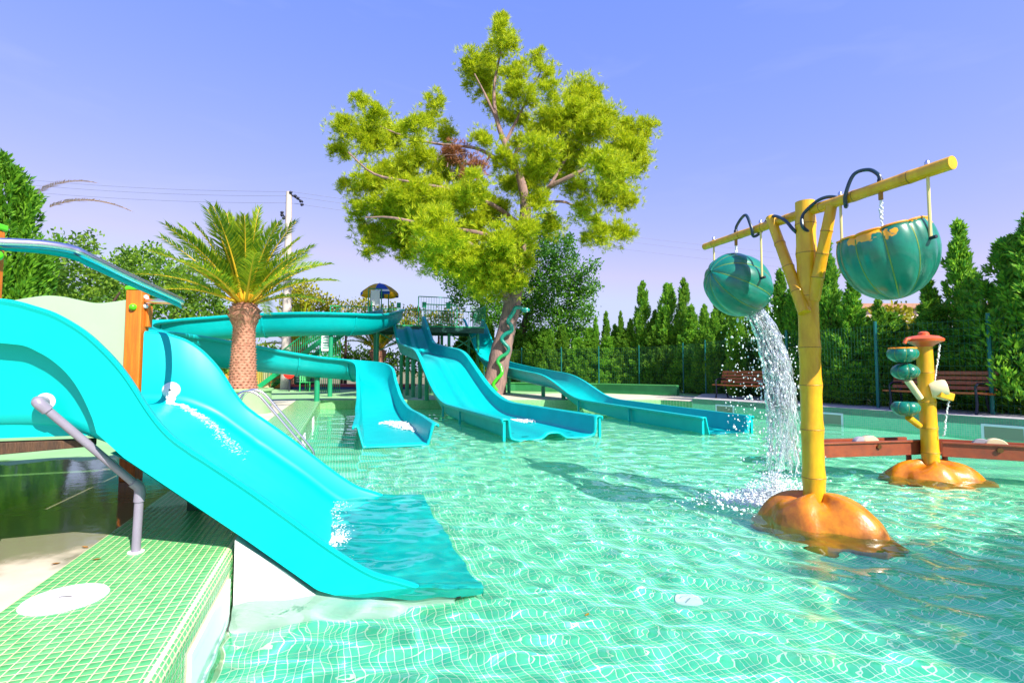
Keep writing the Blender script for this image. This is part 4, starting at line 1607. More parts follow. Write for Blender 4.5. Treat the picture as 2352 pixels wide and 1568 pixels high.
# stem star on the closed end
m = MB()
ax_ = -Vector((0.80, 0.28, -0.30)).normalized()
st = cL + ax_ * 0.352
for k in range(6):
    t = k * math.pi / 3
    s1 = ax_.orthogonal().normalized()
    s2 = ax_.cross(s1)
    m.beam(st, st + (s1 * math.cos(t) + s2 * math.sin(t)) * 0.06 - ax_ * 0.012, 0.012, 0.01)
m.build('stem_scar', mat('tan_scar', (0.45, 0.25, 0.12), 0.6), mel2, smooth=0)
# hangers, pivots, nozzles, hoses
HANG = mat('pale_yellow_rod', (0.72, 0.55, 0.22), 0.4)
for (px, tpx, mc, mel, yb, side_) in ((1645, 1645, cL, mel2, 1.96, -1), (1755, 1755, cL, mel2, 1.80, 1), (1943, 1943, cR, mel1, 2.0, -1), (2150, 2150, cR, mel1, 1.80, 1)):
    a = on_beam(px)
    sd2 = (a - mc)
    zend = mc.z + 0.02
    e = a.copy()
    e.z = zend
    MB().tube([a + UP * 0.07, a, e], 0.0105, 8).build('hanger', HANG, mel)
    MB().lathe([(0.016, 0), (0.016, 0.02), (0.006, 0.035)], a + UP * 0.045, 10, cap=False).build('nut', STEEL, mel)
    inn = mc + (e - mc) * 0.80
    MB().tube([e + (e - mc).normalized() * 0.04, inn], 0.013, 8).build('pivot', IRON, mel)
for (px, z0_) in ((1697, 0.0), (2038, 0.0)):
    a = on_beam(px)
    MB().tube([a - UP * 0.03, a - UP * 0.10], 0.016, 10).build('nozzle', RING, f1)
    sgn = -1 if px < 1850 else 1
    bd = (BR - BL).normalized()
    # hose loops up out of the beam, back over it and along to the pole
    q0 = a + UP * 0.055
    pl = [q0, q0 + UP * 0.05 - bd * 0.015 * sgn, q0 + UP * 0.115 - bd * 0.09 * sgn, q0 + UP * 0.10 - bd * 0.19 * sgn + Vector((-0.04, -0.03, 0)),
          a - bd * 0.26 * sgn + Vector((-0.055, -0.045, 0.01)), a - bd * 0.27 * sgn + Vector((-0.03, -0.02, -0.075)), a - bd * 0.31 * sgn + Vector((0.045, 0.035, -0.02)),
          a - bd * 0.40 * sgn + Vector((0.02, 0.02, 0.06)), a - bd * 0.52 * sgn + Vector((-0.03, -0.03, 0.055)), a - bd * 0.66 * sgn + Vector((-0.055, -0.05, -0.03))]
    end = Vector((FX, FY, ZB - 0.20))
    pl += [pl[-1].lerp(end, 0.5) + Vector((-0.05, -0.05, -0.03)), end + Vector((0.0, -0.06 * 1, 0)) if sgn > 0 else end + Vector((-0.06, 0.03, 0.02))]
    MB().tube([Vector(p) for p in crm(pl, 6)], 0.0145, 10).build('hose', HOSE, f1)
    MB().lathe([(0.02, 0), (0.02, 0.03), (0.014, 0.04)], a + UP * 0.03, 10, cap=False).build('hose_clip', IRON, f1)

# second, lower fountain
f2c = Vector((5.16, 6.38, 0))
f2 = thing('melon_fountain', (f2c.x, f2c.y, FLOOR_Z), 'short yellow bamboo fountain with orange cap and three small melons', 'fountain')
rock(f2, (f2c.x + 0.03, f2c.y), 0.57, 0.36, 0.53, -0.25, [(0.1, 0.15, 0.5), (2.6, 0.12, 0.5), (4.2, 0.10, 0.6)], 5, ROCK)
A, B = Vector((f2c.x, f2c.y, -0.28)), Vector((f2c.x - 0.02, f2c.y, 1.30))
nd2 = [0.17, 0.36, 0.56, 0.79]
bamboo(MB(), A, B, 0.092, 0.084, nd2, 20, 0.07).build('pole', BAMBOO, f2)
node_rings(A, B, 0.092, 0.084, nd2, f2, 0.07)
t_ = B + Vector((0.0, 0, 0.0))
m = MB()
m.lathe([(0.085, -0.01), (0.12, 0.02), (0.20, 0.055), (0.205, 0.085), (0.15, 0.12), (0.06, 0.135), (0.055, 0.165), (0.03, 0.18), (0.0, 0.182)], t_, 28, cap=False)
m.build('cap', REDO, f2)
MB().tube([t_ + Vector((-0.16, -0.02, 0.08)), t_ + Vector((-0.24, -0.03, 0.085)), t_ + Vector((-0.27, -0.03, 0.03))], 0.022, 10).build('spout', REDO, f2)
for (px, py, w_, dep, op) in ((2073, 812, 0.165, 6.30, 0.3), (2079, 853, 0.150, 6.32, 0.0), (2080, 936, 0.150, 6.30, 0.25)):
    c_ = at(px, py, dep)
    shm, rgm = melon(f2, c_, w_, w_, w_ * 0.68, (Vector((0, 1, 0)), 0.0), op, 8, name='small_melon')
    if py == 812:
        MB().tube(rgm[-1] + [rgm[-1][0]], 0.012, 8, cap=False).build('rim', PEEL, shm)
for (a, b, m_) in ((at(2084, 872, 6.3), at(2114, 914, 6.34), BEIGE), (at(2086, 958, 6.3), at(2112, 978, 6.34), BAMBOO)):
    MB().tube([a, b], [0.040, 0.036], 12).build('branch_stub', m_, f2)
# little tipping barrel on the right of the pole
bc = at(2155, 893, 6.3)
m = MB()
m.lathe([(0.0, -0.085), (0.095, -0.085), (0.105, -0.06), (0.105, 0.06), (0.095, 0.085), (0.075, 0.085), (0.07, 0.03), (0.0, 0.03)], bc, 22, (0.85, -0.5, 0.2), cap=False)
m.build('barrel', BEIGE, f2)
m = MB()
m.box(bc + Vector((0.035, -0.02, -0.075)), (0.17, 0.15, 0.09), Matrix.Rotation(0.3, 3, 'Y'))
m.build('barrel_tray', BAMBOO, f2, smooth=0, bevel=0.01)
MB().tube([bc + Vector((-0.1, 0.02, -0.02)), f2c + Vector((0.05, 0, bc.z - 0.02))], 0.02, 8).build('axle', IRON, f2)


# rust-red water channels
def trough(A, B, w, h, label, name='water_trough'):
    A, B = Vector(A), Vector(B)
    t = thing(name, A.lerp(B, 0.5), label, 'trough')
    d = (B - A).normalized()
    s = Vector((-d.y, d.x, 0))
    for k in (-1, 1):
        MB().beam(A + s * k * w / 2 + UP * h / 2, B + s * k * w / 2 + UP * h / 2, 0.022, h).build('side_board', RUST, t, smooth=0, bevel=0.004)
        MB().beam(A + s * k * (w / 2 + 0.012) + UP * (h - 0.012), B + s * k * (w / 2 + 0.012) + UP * (h - 0.012), 0.04, 0.024).build('lip_rail', RUST, t, smooth=0, bevel=0.004)
    MB().beam(A + UP * 0.012, B + UP * 0.012, w - 0.03, 0.02).build('bottom', RUST, t, smooth=0)
    return t, d, s


TRZ = -0.055
ta, tb = at(1862, 1038, 6.35), at(2103, 1041, 6.62)
t1, d1, s1 = trough((ta.x, ta.y, TRZ), (tb.x, tb.y, TRZ), 0.24, 0.185, 'rust-red water channel running behind the tall fountain pole')
t2a, t2b = at(2158, 1044, 6.45), at(2560, 1068, 5.75)
t2, d2, s2_ = trough((t2a.x, t2a.y, TRZ), (t2b.x, t2b.y, TRZ), 0.24, 0.185, 'rust-red water channel leading off from the short fountain')
for (t, A_, d_, s_, fr_, len_) in ((t1, Vector((ta.x, ta.y, TRZ)), d1, s1, 0.55, (tb - ta).length), (t2, Vector((t2a.x, t2a.y, TRZ)), d2, s2_, 0.35, (t2b - t2a).length)):
    c = A_ + d_ * len_ * fr_ + UP * 0.115
    whl = MB()
    whl.lathe([(0.0, -0.05), (0.115, -0.05), (0.122, -0.04), (0.122, 0.04), (0.115, 0.05), (0.0, 0.05)], c, 30, s_, cap=False)
    wo = whl.build('wheel', BEIGE, t)
    MB().lathe([(0.03, -0.15), (0.03, 0.15)], c, 12, s_).build('hub', mat('bronze_bolt', (0.3, 0.12, 0.05), 0.4, metal=1), wo)
    whl = MB()
    whl.lathe([(0.0, -0.03), (0.10, -0.03), (0.105, 0.0), (0.10, 0.03), (0.0, 0.03)], c - d_ * 0.13 + UP * 0.008, 30, s_, cap=False)
    whl.build('wheel', mat('grey_plastic', (0.35, 0.33, 0.36), 0.5), t)
for (t, A_, d_, fr_, len_) in ((t1, Vector((ta.x, ta.y, TRZ)), d1, 0.03, (tb - ta).length), (t1, Vector((ta.x, ta.y, TRZ)), d1, 0.93, (tb - ta).length), (t2, Vector((t2a.x, t2a.y, TRZ)), d2, 0.05, 1), (t2, Vector((t2a.x, t2a.y, TRZ)), d2, 0.97, (t2b - t2a).length)):
    c = A_ + d_ * len_ * fr_
    MB().tube([(c.x, c.y, FLOOR_Z), (c.x, c.y, TRZ)], 0.03, 10).build('leg', RUST, t)


# ------------------------------------------------------------------ falling water
def strands(name, n, path, spread0, spread1, r0, r1, m_, seed, parent=None):
    rr = random.Random(seed)
    V, F = [], []
    P = [Vector(p) for p in crm(path, 10)]
    N = len(P)
    for k in range(n):
        a, rad = rr.uniform(0, 6.28), math.sqrt(rr.random())
        ph, fq = rr.uniform(0, 6.28), rr.uniform(0.5, 1.6)
        i0 = int(rr.uniform(0, 0.35) * N) if k % 3 else 0
        i1 = int(rr.uniform(0.35, 1.0) * N)
        if i1 - i0 < 5:
            continue
        ring0 = None
        for i in range(i0, i1):
            t = i / N
            w = spread0 + (spread1 - spread0) * t ** 0.8
            off = Vector((math.cos(a) * rad * w, math.sin(a) * rad * w * 0.6, 0))
            off += Vector((math.sin(ph + i * fq) * 0.012, math.cos(ph * 2 + i * fq) * 0.012, 0)) * (0.4 + t)
            rr_ = (r0 + (r1 - r0) * t) * (0.55 + 0.45 * math.sin(ph + i * 0.9 + 1.3 * math.sin(i * 0.37 + ph)))
            rr_ *= min(1, (i - i0 + 0.4) / 2.5, (i1 - i - 0.6) / 3.0) if i1 - i > 0 else 0.2
            rr_ = max(rr_, 0.0006)
            b = len(V)
            for q in range(6):
                t6 = q * math.pi / 3
                V.append(P[i] + off + Vector((math.cos(t6) * rr_, math.sin(t6) * rr_ * 0.7, 0)))
            if ring0 is not None:
                for q in range(6):
                    F.append((ring0 + q, ring0 + (q + 1) % 6, b + (q + 1) % 6, b + q))
            ring0 = b
    me_ = np_mesh(name, [tuple(v) for v in V], F)
    me_.polygons.foreach_set('use_smooth', [True] * len(me_.polygons))
    me_.materials.append(m_)
    o_ = bpy.data.objects.new(name, me_)
    link(o_, parent)
    return o_


mouth = cL + Vector((0.80, 0.28, -0.30)).normalized() * 0.30 + Vector((-0.10, -0.05, -0.13))
m0 = at(1728, 705, cL.y)
fall = [m0 + Vector((-0.02, 0, 0.03)), at(1752, 745, cL.y), at(1778, 815, cL.y), at(1793, 900, cL.y - 0.03), at(1800, 1000, cL.y - 0.05), at(1800, 1110, cL.y - 0.08)]
wf = tag(strands('waterfall', 190, fall, 0.10, 0.19, 0.014, 0.015, SPRAY, 21), 'sheet of clear water falling from the tipped melon bucket', 'water', kind='stuff')
tag(strands('waterfall', 45, fall, 0.09, 0.20, 0.003, 0.005, FOAM, 22, wf), kind='stuff')
rw = random.Random(31)
P = [Vector(p) for p in crm(fall, 10)]
dr_ = []
for k in range(1800):
    t = rw.random() ** 0.7
    c = P[min(int(t * len(P)), len(P) - 1)]
    sgn = rw.gauss(0, 1)
    w = 0.10 + 0.16 * t
    dr_.append((c + Vector((-abs(rw.gauss(0, 0.12)) * (0.5 + t) if rw.random() < 0.45 else sgn * w * 0.6, rw.gauss(0, 0.10), rw.gauss(0, 0.05))), 0.0015 + abs(rw.gauss(0, 0.0042)), (1, 1, rw.uniform(1, 2.2))))
for k in range(160):
    c = at(rw.uniform(1665, 1735), rw.uniform(740, 1000), cL.y)
    dr_.append((c + Vector((0, rw.gauss(0, 0.1), 0)), 0.003 + abs(rw.gauss(0, 0.004)), (1, 1, 1.2)))
tag(blobs('waterfall_drops', dr_, FOAM, wf), kind='stuff')
spl = []
c0 = P[-1].copy()
for k in range(7000):
    d = abs(rw.gauss(0, 0.26))
    a = rw.uniform(0, 6.28)
    c = Vector((c0.x - 0.10 + d * math.cos(a) * 1.25, c0.y - 0.05 + d * math.sin(a) * 0.8, 0))
    hgt = rw.random() ** 2.2 * max(0.0, 0.30 * math.exp(-(d / 0.30) ** 2))
    c.z = surf(c.x, c.y) + hgt
    spl.append((c, 0.0015 + abs(rw.gauss(0, 0.0045)) * (1.5 if hgt < 0.05 else 0.8), (1.2, 1.2, 0.9)))
tag(blobs('splash', spl, FOAM), 'white splash where the falling water strikes the pool', 'splash', kind='stuff')
# thin nozzle streams
for (a, b, sd_, lb) in ((on_beam(1697) - UP * 0.10, Vector((on_beam(1697).x, on_beam(1697).y, cL.z + 0.28)), 1, 'thin stream dripping from the beam onto the tipped melon'),
                        (on_beam(2038) - UP * 0.10, Vector((on_beam(2038).x, on_beam(2038).y, cR.z + 0.06)), 2, 'thin stream falling from the beam into the open melon bucket'),
                        (t_ + Vector((0.15, -0.06, 0.02)), at(2146, 885, 6.3), 3, 'bead of water dropping from the orange fountain cap'),
                        (bc + Vector((0.09, -0.04, -0.12)), at(2168, 1000, 6.25), 4, 'bead of water dropping from the little barrel')):
    rr = random.Random(sd_)
    q = []
    for k in range(64):
        p = Vector(a).lerp(Vector(b), k / 63)
        q.append((p + Vector((rr.gauss(0, 0.004), rr.gauss(0, 0.004), 0)), rr.uniform(0.004, 0.0095), (1, 1, 1.7)))
    tag(blobs('water_stream', q, FOAM), lb, 'water', kind='stuff')
# foam in the run-outs of the big slides
rw = random.Random(77)
q = []
for k in range(1100):
    t = rw.random()
    x_, y_ = -3.05 + 1.0 * t + rw.gauss(0, 0.10), 12.6 - 1.7 * t + rw.gauss(0, 0.14)
    q.append(((x_, y_, -0.275 + rw.uniform(0, 0.03) + 0.04 * math.exp(-((t - 0.5) / 0.3) ** 2)), abs(rw.gauss(0, 0.010)) + 0.003, (1.6, 1.3, 0.6)))
tag(blobs('foam', q, FOAM), 'white foam churning in the run-out of the spiral flume', 'foam', kind='stuff')
q = []
for k in range(500):
    q.append(((0.15 + rw.gauss(0, 0.14), 12.4 + rw.gauss(0, 0.12), -0.25 + rw.uniform(0, 0.06)), abs(rw.gauss(0, 0.010)) + 0.003, (1.3, 1.2, 0.8)))
tag(blobs('foam', q, FOAM), 'small patch of foam at the foot of the double-lane slide', 'foam', kind='stuff')

# ================================================================== BENCHES, FENCE, LOW WALL
def bench(c, ang, label):
    t = thing('park_bench', (c[0], c[1], 0.1), label, 'bench', None)
    rot = Matrix.Rotation(ang, 3, 'Z')
    L = 1.9
    P_ = lambda x, y, z: Vector((c[0], c[1], 0.1)) + rot @ Vector((x, y, z))
    for k in range(3):
        m_ = MB()
        m_.box(P_(0, -0.20 + k * 0.135, 0.43 - 0.012 * k), (L, 0.115, 0.035), rot)
        m_.build('seat_slat', WOODB, t, smooth=0, bevel=0.006)
    for k in range(4):
        m_ = MB()
        m_.box(P_(0, 0.20 + 0.035 * k, 0.52 + k * 0.105), (L, 0.03, 0.08), rot @ Matrix.Rotation(R(-18), 3, 'X'))
        m_.build('back_slat', WOODB, t, smooth=0, bevel=0.006)
    for sx in (-0.78, 0.78):
        m_ = MB()
        m_.tube([P_(sx, -0.30, 0.0), P_(sx, -0.24, 0.2), P_(sx, -0.26, 0.40), P_(sx, 0.0, 0.40), P_(sx, 0.17, 0.42), P_(sx, 0.25, 0.6), P_(sx, 0.36, 0.92)], 0.026, 8)
        m_.tube([P_(sx, 0.32, 0.0), P_(sx, 0.22, 0.2), P_(sx, 0.16, 0.42)], 0.026, 8)
        m_.tube([P_(sx, -0.27, 0.40), P_(sx, -0.29, 0.56), P_(sx, -0.18, 0.62), P_(sx, 0.25, 0.62)], 0.022, 8)
        m_.build('end_frame', IRON, t)
    return t


bL = (9.78, 11.15)
b1 = on_z(2140, 946, 0.1)
b2 = on_z(1688, 917, 0.1)
wall_ang = math.atan2(RIGHTW[1][1] - RIGHTW[0][1], RIGHTW[1][0] - RIGHTW[0][0])
bench((b1.x + 0.25, b1.y + 0.15), wall_ang + 0.0, 'brown slatted bench standing behind the short melon fountain')
bench((b2.x + 0.35, b2.y + 0.2), wall_ang + 0.05, 'brown slatted bench seen beside the falling water and near the low green wall')

FL = [(-1.5, 27.5), (2.5, 26.0), (6.0, 24.2), (7.35, 22.0), (7.75, 18.0), (8.05, 15.0), (8.75, 12.3), (9.8, 10.5), (11.2, 8.2), (12.8, 5.6), (14.6, 2.6)]
fence = thing('mesh_fence', (8.0, 15.0, 0.1), 'dark green wire mesh fence with slim posts in front of the cypress hedge', 'fence')
WIRE = mat('green_wire', (0.01, 0.10, 0.07), 0.5)
for i, (a, b) in enumerate(zip(FL[:-1], FL[1:])):
    a3, b3 = Vector((*a, 0.05)), Vector((*b, 0.05))
    L = (b3 - a3).length
    nseg = max(1, round(L / 2.6))
    for k in range(nseg):
        p, q = a3.lerp(b3, k / nseg), a3.lerp(b3, (k + 1) / nseg)
        MB().tube([p - UP * 0.05, p + UP * 2.12], 0.036 if p.y < 16 else 0.03, 8).build('post', mat('teal_post', (0.005, 0.13, 0.12), 0.4), fence)
        w_ = MB()
        l_ = (q - p).length
        for z_ in np.arange(0.08, 2.06, 0.16):
            w_.beam(p + UP * z_, q + UP * z_, 0.004, 0.004)
        for x_ in np.arange(0.06, l_, 0.09):
            c_ = p.lerp(q, x_ / l_)
            w_.beam(c_ + UP * 0.06, c_ + UP * 2.04, 0.003, 0.003)
        tag(w_.build('mesh_panel', WIRE, fence, smooth=0), kind='stuff')

lw = thing('low_wall', (4.0, 23.0, 0), 'low green painted wall along the back of the walk', 'wall')
LWP = [(-2.2, 25.6), (0.2, 25.0), (3.9, 23.1), (6.6, 20.4)]
LWM = mat('green_painted_wall', (0.035, 0.26, 0.09), 0.6, noise=0.25, nscale=2)
for i, (a, b) in enumerate(zip(LWP[:-1], LWP[1:])):
    MB().beam((*a, 0.18), (*b, 0.18), 0.22, 0.37).build('wall_section', LWM, lw, smooth=0, bevel=0.01)
    MB().beam((a[0], a[1], 0.385), (b[0], b[1], 0.385), 0.28, 0.04).build('coping', mat('green_coping', (0.08, 0.36, 0.10), 0.6), lw, smooth=0)

# ================================================================== TREES
def leaf_quads(c, d, ln, wd, rng_):
    """diamond leaves: centres c (N,3), pointing d (N,3), lengths and widths (N)"""
    N = len(c)
    r = rng_.normal(size=(N, 3))
    s = np.cross(d, r)
    s /= np.linalg.norm(s, axis=1, keepdims=True) + 1e-9
    a = c
    t = c + d * ln[:, None]
    mid = c + d * (ln * 0.5)[:, None]
    V = np.stack([a, mid + s * wd[:, None] / 2, t, mid - s * wd[:, None] / 2], 1).reshape(-1, 3)
    F = np.arange(4 * N).reshape(N, 4)
    return V, F


def crown(name, V, F, m_, parent):
    off = np.array(OFF.get(parent, Vector((0, 0, 0)))) if parent is not None else np.zeros(3)
    me_ = np_mesh(name, V - off, F)
    me_.materials.append(m_)
    o_ = bpy.data.objects.new(name, me_)
    link(o_, parent)
    return o_


def unit(a):
    return a / (np.linalg.norm(a, axis=1, keepdims=True) + 1e-9)


# ---- the big pine
PY = 21.0
pb_ = at(1138, 902, PY)
pine = thing('pine_tree', (pb_.x, pb_.y, 0), 'tall spreading pine with leaning trunk between the slides', 'tree')
trunk_px = [(1130, 905, 0, 30), (1140, 860, 0, 26), (1153, 800, 0, 23), (1166, 745, 0, 20), (1178, 690, 0, 20), (1184, 640, 0, 17), (1192, 580, 0, 15.5), (1200, 530, .1, 14.5), (1207, 480, .1, 12.5), (1198, 420, .1, 10), (1180, 375, .1, 8), (1160, 330, .1, 6.5), (1140, 270, 0, 5), (1135, 200, 0, 3.5), (1150, 120, 0, 2)]
rb = random.Random(4)
m = MB()
tp = crm([(*at(x, y, PY + dy), r * PY / 1176) for x, y, dy, r in trunk_px], 5)
m.tube([Vector(p[:3]) for p in tp], [p[3] for p in tp], 16, wob=0.06, rnd=rb)
m.build('trunk', BARK, pine)
limbs = [[(1172, 700, 0, 14), (1160, 672, -.2, 12), (1142, 640, -.5, 9.5), (1118, 600, -.9, 6), (1080, 560, -1.2, 4), (1020, 530, -1.4, 2)],
         [(1210, 470, .1, 8), (1240, 455, 0, 6.5), (1262, 430, -.3, 6), (1300, 410, -.5, 5), (1350, 385, -.6, 3.5), (1400, 350, -.8, 2)],
         [(1208, 474, .1, 5), (1250, 467, .3, 4), (1300, 465, .5, 3), (1360, 500, .8, 2), (1420, 530, 1, 1.2)],
         [(1185, 390, .1, 6), (1140, 365, .3, 5), (1090, 340, .6, 4), (1000, 330, .9, 3), (920, 310, 1.0, 2.5), (850, 280, 1.1, 1.5)],
         [(1200, 520, .1, 6), (1130, 470, -.5, 5), (1050, 440, -.9, 4.5), (950, 420, -1.2, 3.5), (860, 400, -1.2, 2.5), (800, 350, -1.0, 1.5)],
         [(1190, 590, 0, 5), (1120, 540, -.8, 4), (1000, 520, -1.4, 3.5), (900, 500, -1.6, 2.5), (840, 500, -1.6, 1.5)],
         [(1175, 370, .1, 5), (1205, 320, .2, 4), (1250, 280, .4, 3), (1320, 250, .5, 2)],
         [(1150, 300, .1, 4), (1125, 240, -.1, 3), (1090, 170, -.2, 1.6)],
         [(1160, 330, .1, 4), (1200, 250, .2, 3), (1240, 170, .2, 1.6)],
         [(1260, 432, -.3, 4), (1320, 340, .2, 3), (1400, 300, .5, 2), (1480, 300, .6, 1.2)],
         [(1186, 640, 0, 5), (1130, 620, .6, 4), (1060, 600, 1.0, 3), (1010, 600, 1.2, 2)]]
for lb_ in limbs:
    p = crm([(*at(x, y, PY + dy * 1.6), r * PY / 1176) for x, y, dy, r in lb_], 4)
    MB().tube([Vector(q[:3]) for q in p], [q[3] for q in p], 9, wob=0.08, rnd=rb).build('limb', BARK, pine)
clumps = [(1153, 45, 12), (1150, 75, 22), (1165, 105, 30), (1140, 110, 24), (1080, 145, 30), (1120, 160, 42), (1180, 165, 36), (1235, 135, 20), (1255, 165, 26), (1105, 195, 36), (1195, 215, 40), (1265, 215, 30),
          (1330, 225, 50), (1300, 275, 55), (1365, 290, 50), (1250, 290, 40), (1395, 265, 30), (1440, 305, 36), (1482, 300, 28), (1430, 350, 50), (1465, 375, 34), (1385, 390, 48), (1405, 450, 46), (1445, 455, 30), (1420, 535, 34),
          (1380, 545, 30), (1345, 490, 34), (1290, 390, 45), (1320, 340, 45), (1215, 320, 42), (1185, 420, 42), (1235, 470, 34), (825, 235, 18), (795, 295, 38), (860, 262, 36), (850, 325, 50), (785, 345, 28), (905, 312, 40), (950, 300, 36),
          (1000, 235, 24), (980, 275, 30), (1015, 305, 30), (1020, 400, 46), (950, 375, 52), (895, 400, 50), (845, 410, 40), (960, 445, 60), (1050, 460, 60), (890, 470, 52), (825, 480, 32), (850, 530, 42), (920, 540, 52), (1000, 530, 62),
          (1080, 540, 62), (1150, 555, 50), (855, 568, 28), (1050, 595, 52), (1120, 615, 52), (1180, 600, 38), (990, 590, 42), (950, 578, 34), (1100, 655, 36), (1160, 640, 34), (1205, 600, 26), (1110, 320, 30), (1085, 430, 40), (1130, 490, 50),
          (1230, 390, 36), (1180, 270, 34), (1140, 240, 30), (800, 430, 22), (1330, 430, 34), (1270, 520, 30), (1360, 590 - 40, 24), (1045, 355, 30), (1090, 390, 30), (1010, 470, 50), (930, 490, 50), (1185, 560, 40), (1210, 520, 34), (1150, 600, 44), (1190, 650, 30), (1080, 620, 46), (1130, 660, 40), (1230, 420, 40), (1250, 350, 46), (1160, 370, 34), (1340, 280, 46), (1420, 400, 46)]
rng = np.random.default_rng(8)
V_all, F_all, nv_ = [], [], 0
Vd, Fd, nd_ = [], [], 0
for ci, (cx, cy, cr) in enumerate(clumps):
    dep = PY + rng.normal(0, 1.5) - (0.9 if cy > 420 and cx < 1180 else 0)
    c0 = np.array(at(cx, cy, dep))
    r_ = cr * dep / 1176
    dead = (cx, cy) in ((1045, 355), (1090, 390))
    nsub = max(6, int(14 * (r_ / 0.8) ** 1.4))
    sub_c = c0 + unit(rng.normal(size=(nsub, 3))) * (rng.random((nsub, 1)) ** 0.5 * r_ * 0.82) * np.array([1.1, 1.2, 0.9])
    ctr_l, dir_l = [], []
    for sc0 in sub_c:
        rs_ = r_ * rng.uniform(0.18, 0.40)
        nt1 = int((6 if dead else 12) + 420 * rs_ * rs_)
        u = unit(rng.normal(size=(nt1, 3)))
        ctr_l.append(sc0 + u * (rng.random(nt1) ** 0.5 * rs_)[:, None] * np.array([1.25, 1.25, 0.7]))
        dir_l.append(unit(u * 0.7 + (sc0 - c0) / (r_ + 0.01) * 0.5 + np.array([0, -0.05, 0.7]) + rng.normal(0, 0.35, (nt1, 3))))
    nl = int(24 + 150 * r_ * r_)
    u = unit(rng.normal(size=(nl, 3)))
    ctr_l.append(c0 + u * (rng.random(nl) ** 0.4 * r_ * 1.2)[:, None] * np.array([1.15, 1.2, 0.95]))
    dir_l.append(unit(u * 0.6 + np.array([0, 0, 0.8]) + rng.normal(0, 0.35, (nl, 3))))
    ctr, dirs = np.concatenate(ctr_l), np.concatenate(dir_l)
    nt_ = len(ctr)
    nn_ = 15
    c2 = np.repeat(ctr, nn_, 0)
    d2_ = unit(np.repeat(dirs, nn_, 0) + rng.normal(0, 0.55, (nt_ * nn_, 3)))
    ln = rng.uniform(0.14, 0.29, nt_ * nn_)
    V, F = leaf_quads(c2, d2_, ln, np.full(nt_ * nn_, 0.019), rng)
    if (cx, cy) in ((1045, 355), (1090, 390)):
        Vd.append(V)
        Fd.append(F + nd_)
        nd_ += len(V)
    else:
        V_all.append(V)
        F_all.append(F + nv_)
        nv_ += len(V)
tag(crown('crown', np.concatenate(V_all), np.concatenate(F_all), NEEDLE, pine))
tag(crown('dead_needles', np.concatenate(Vd), np.concatenate(Fd), NEEDLE_DRY, pine))
# dead bare twigs
for k in range(12):
    a = at(1060 + rb.gauss(0, 22), 385 + rb.gauss(0, 26), PY - 1.6)
    MB().tube([a, a + Vector((rb.gauss(0, 0.25), rb.gauss(0, 0.2), rb.gauss(0, 0.25))), a + Vector((rb.gauss(0, 0.5), rb.gauss(0, 0.3), rb.gauss(-0.1, 0.4)))], [0.012, 0.007, 0.003], 5).build('twig', BARK, pine)

# painted snake winding up the trunk
snk = [(1142, 897, 7), (1133, 884, 7.5), (1140, 872, 8), (1152, 858, 8), (1150, 842, 8), (1143, 830, 8), (1150, 820, 8.5), (1163, 812, 8.5), (1168, 800, 8.5), (1158, 788, 9), (1152, 778, 9), (1160, 768, 9.5), (1174, 760, 9.5), (1174, 748, 9.5), (1167, 738, 9.5),
       (1172, 728, 9.5), (1180, 716, 9.5), (1183, 708, 9.5), (1192, 706, 9), (1202, 710, 8)]
m = MB()
p = crm([(*at(x, y, PY - 0.55 - (0.1 if i < 4 else 0)), r * PY / 1176 * 0.5) for i, (x, y, r) in enumerate(snk)], 6)
m.tube([Vector(q[:3]) for q in p], [q[3] for q in p], 12)
sn = tag(m.build('snake_sculpture', SNAKE), 'green painted snake sculpture coiling up the pine trunk', 'sculpture')
hd = at(1207, 712, PY - 0.56)
MB().ball(hd, 0.12, 14, (1.5, 1, 0.85)).build('head', mat('snake_head', (0.01, 0.28, 0.22), 0.3, coat=0.3), sn)
for s_ in (-1, 1):
    MB().ball(hd + Vector((0.06, -0.07 * 1, 0.06 * s_)), 0.025, 8).build('eye', WHITE, sn)


# ---- broadleaf trees
def broadleaf(name, base, label, blobs_, m_, n_per, leaf, trunks, group=None, seed=1, bark=BARKD, clustered=True):
    """blobs_: (centre, radius); leaves sit in small sprays through each blob"""
    rg_ = np.random.default_rng(seed)
    t = thing(name, base, label, 'tree' if 'tree' in name else 'shrub', group)
    for tr in trunks:
        p_ = crm(tr, 4)
        MB().tube([Vector(q[:3]) for q in p_], [q[3] for q in p_], 10, wob=0.1, rnd=random.Random(seed)).build('trunk', bark, t)
    Vs, Fs, n0 = [], [], 0
    for (c, r) in blobs_:
        ns = max(6, int(n_per * r * r))
        u = unit(rg_.normal(size=(ns, 3)))
        ctr = np.array(c) + u * (rg_.random(ns) ** 0.33 * r)[:, None]
        k = 11
        c2 = np.repeat(ctr, k, 0) + rg_.normal(0, leaf * 0.8, (ns * k, 3))
        d2 = unit(np.repeat(u, k, 0) * 0.7 + np.array([0, 0, 0.35]) + rg_.normal(0, 0.7, (ns * k, 3)))
        ln_ = rg_.uniform(0.7, 1.3, ns * k) * leaf
        V, F = leaf_quads(c2, d2, ln_, ln_ * 0.55, rg_)
        Vs.append(V)
        Fs.append(F + n0)
        n0 += len(V)
    crown('crown', np.concatenate(Vs), np.concatenate(Fs), m_, t)
    return t


def px_blobs(lst, dep, spread, seed):
    rr = random.Random(seed)
    out = []
    for (x, y, r) in lst:
        d_ = dep + rr.gauss(0, spread)
        out.append((at(x, y, d_), r * d_ / 1176))
    return out


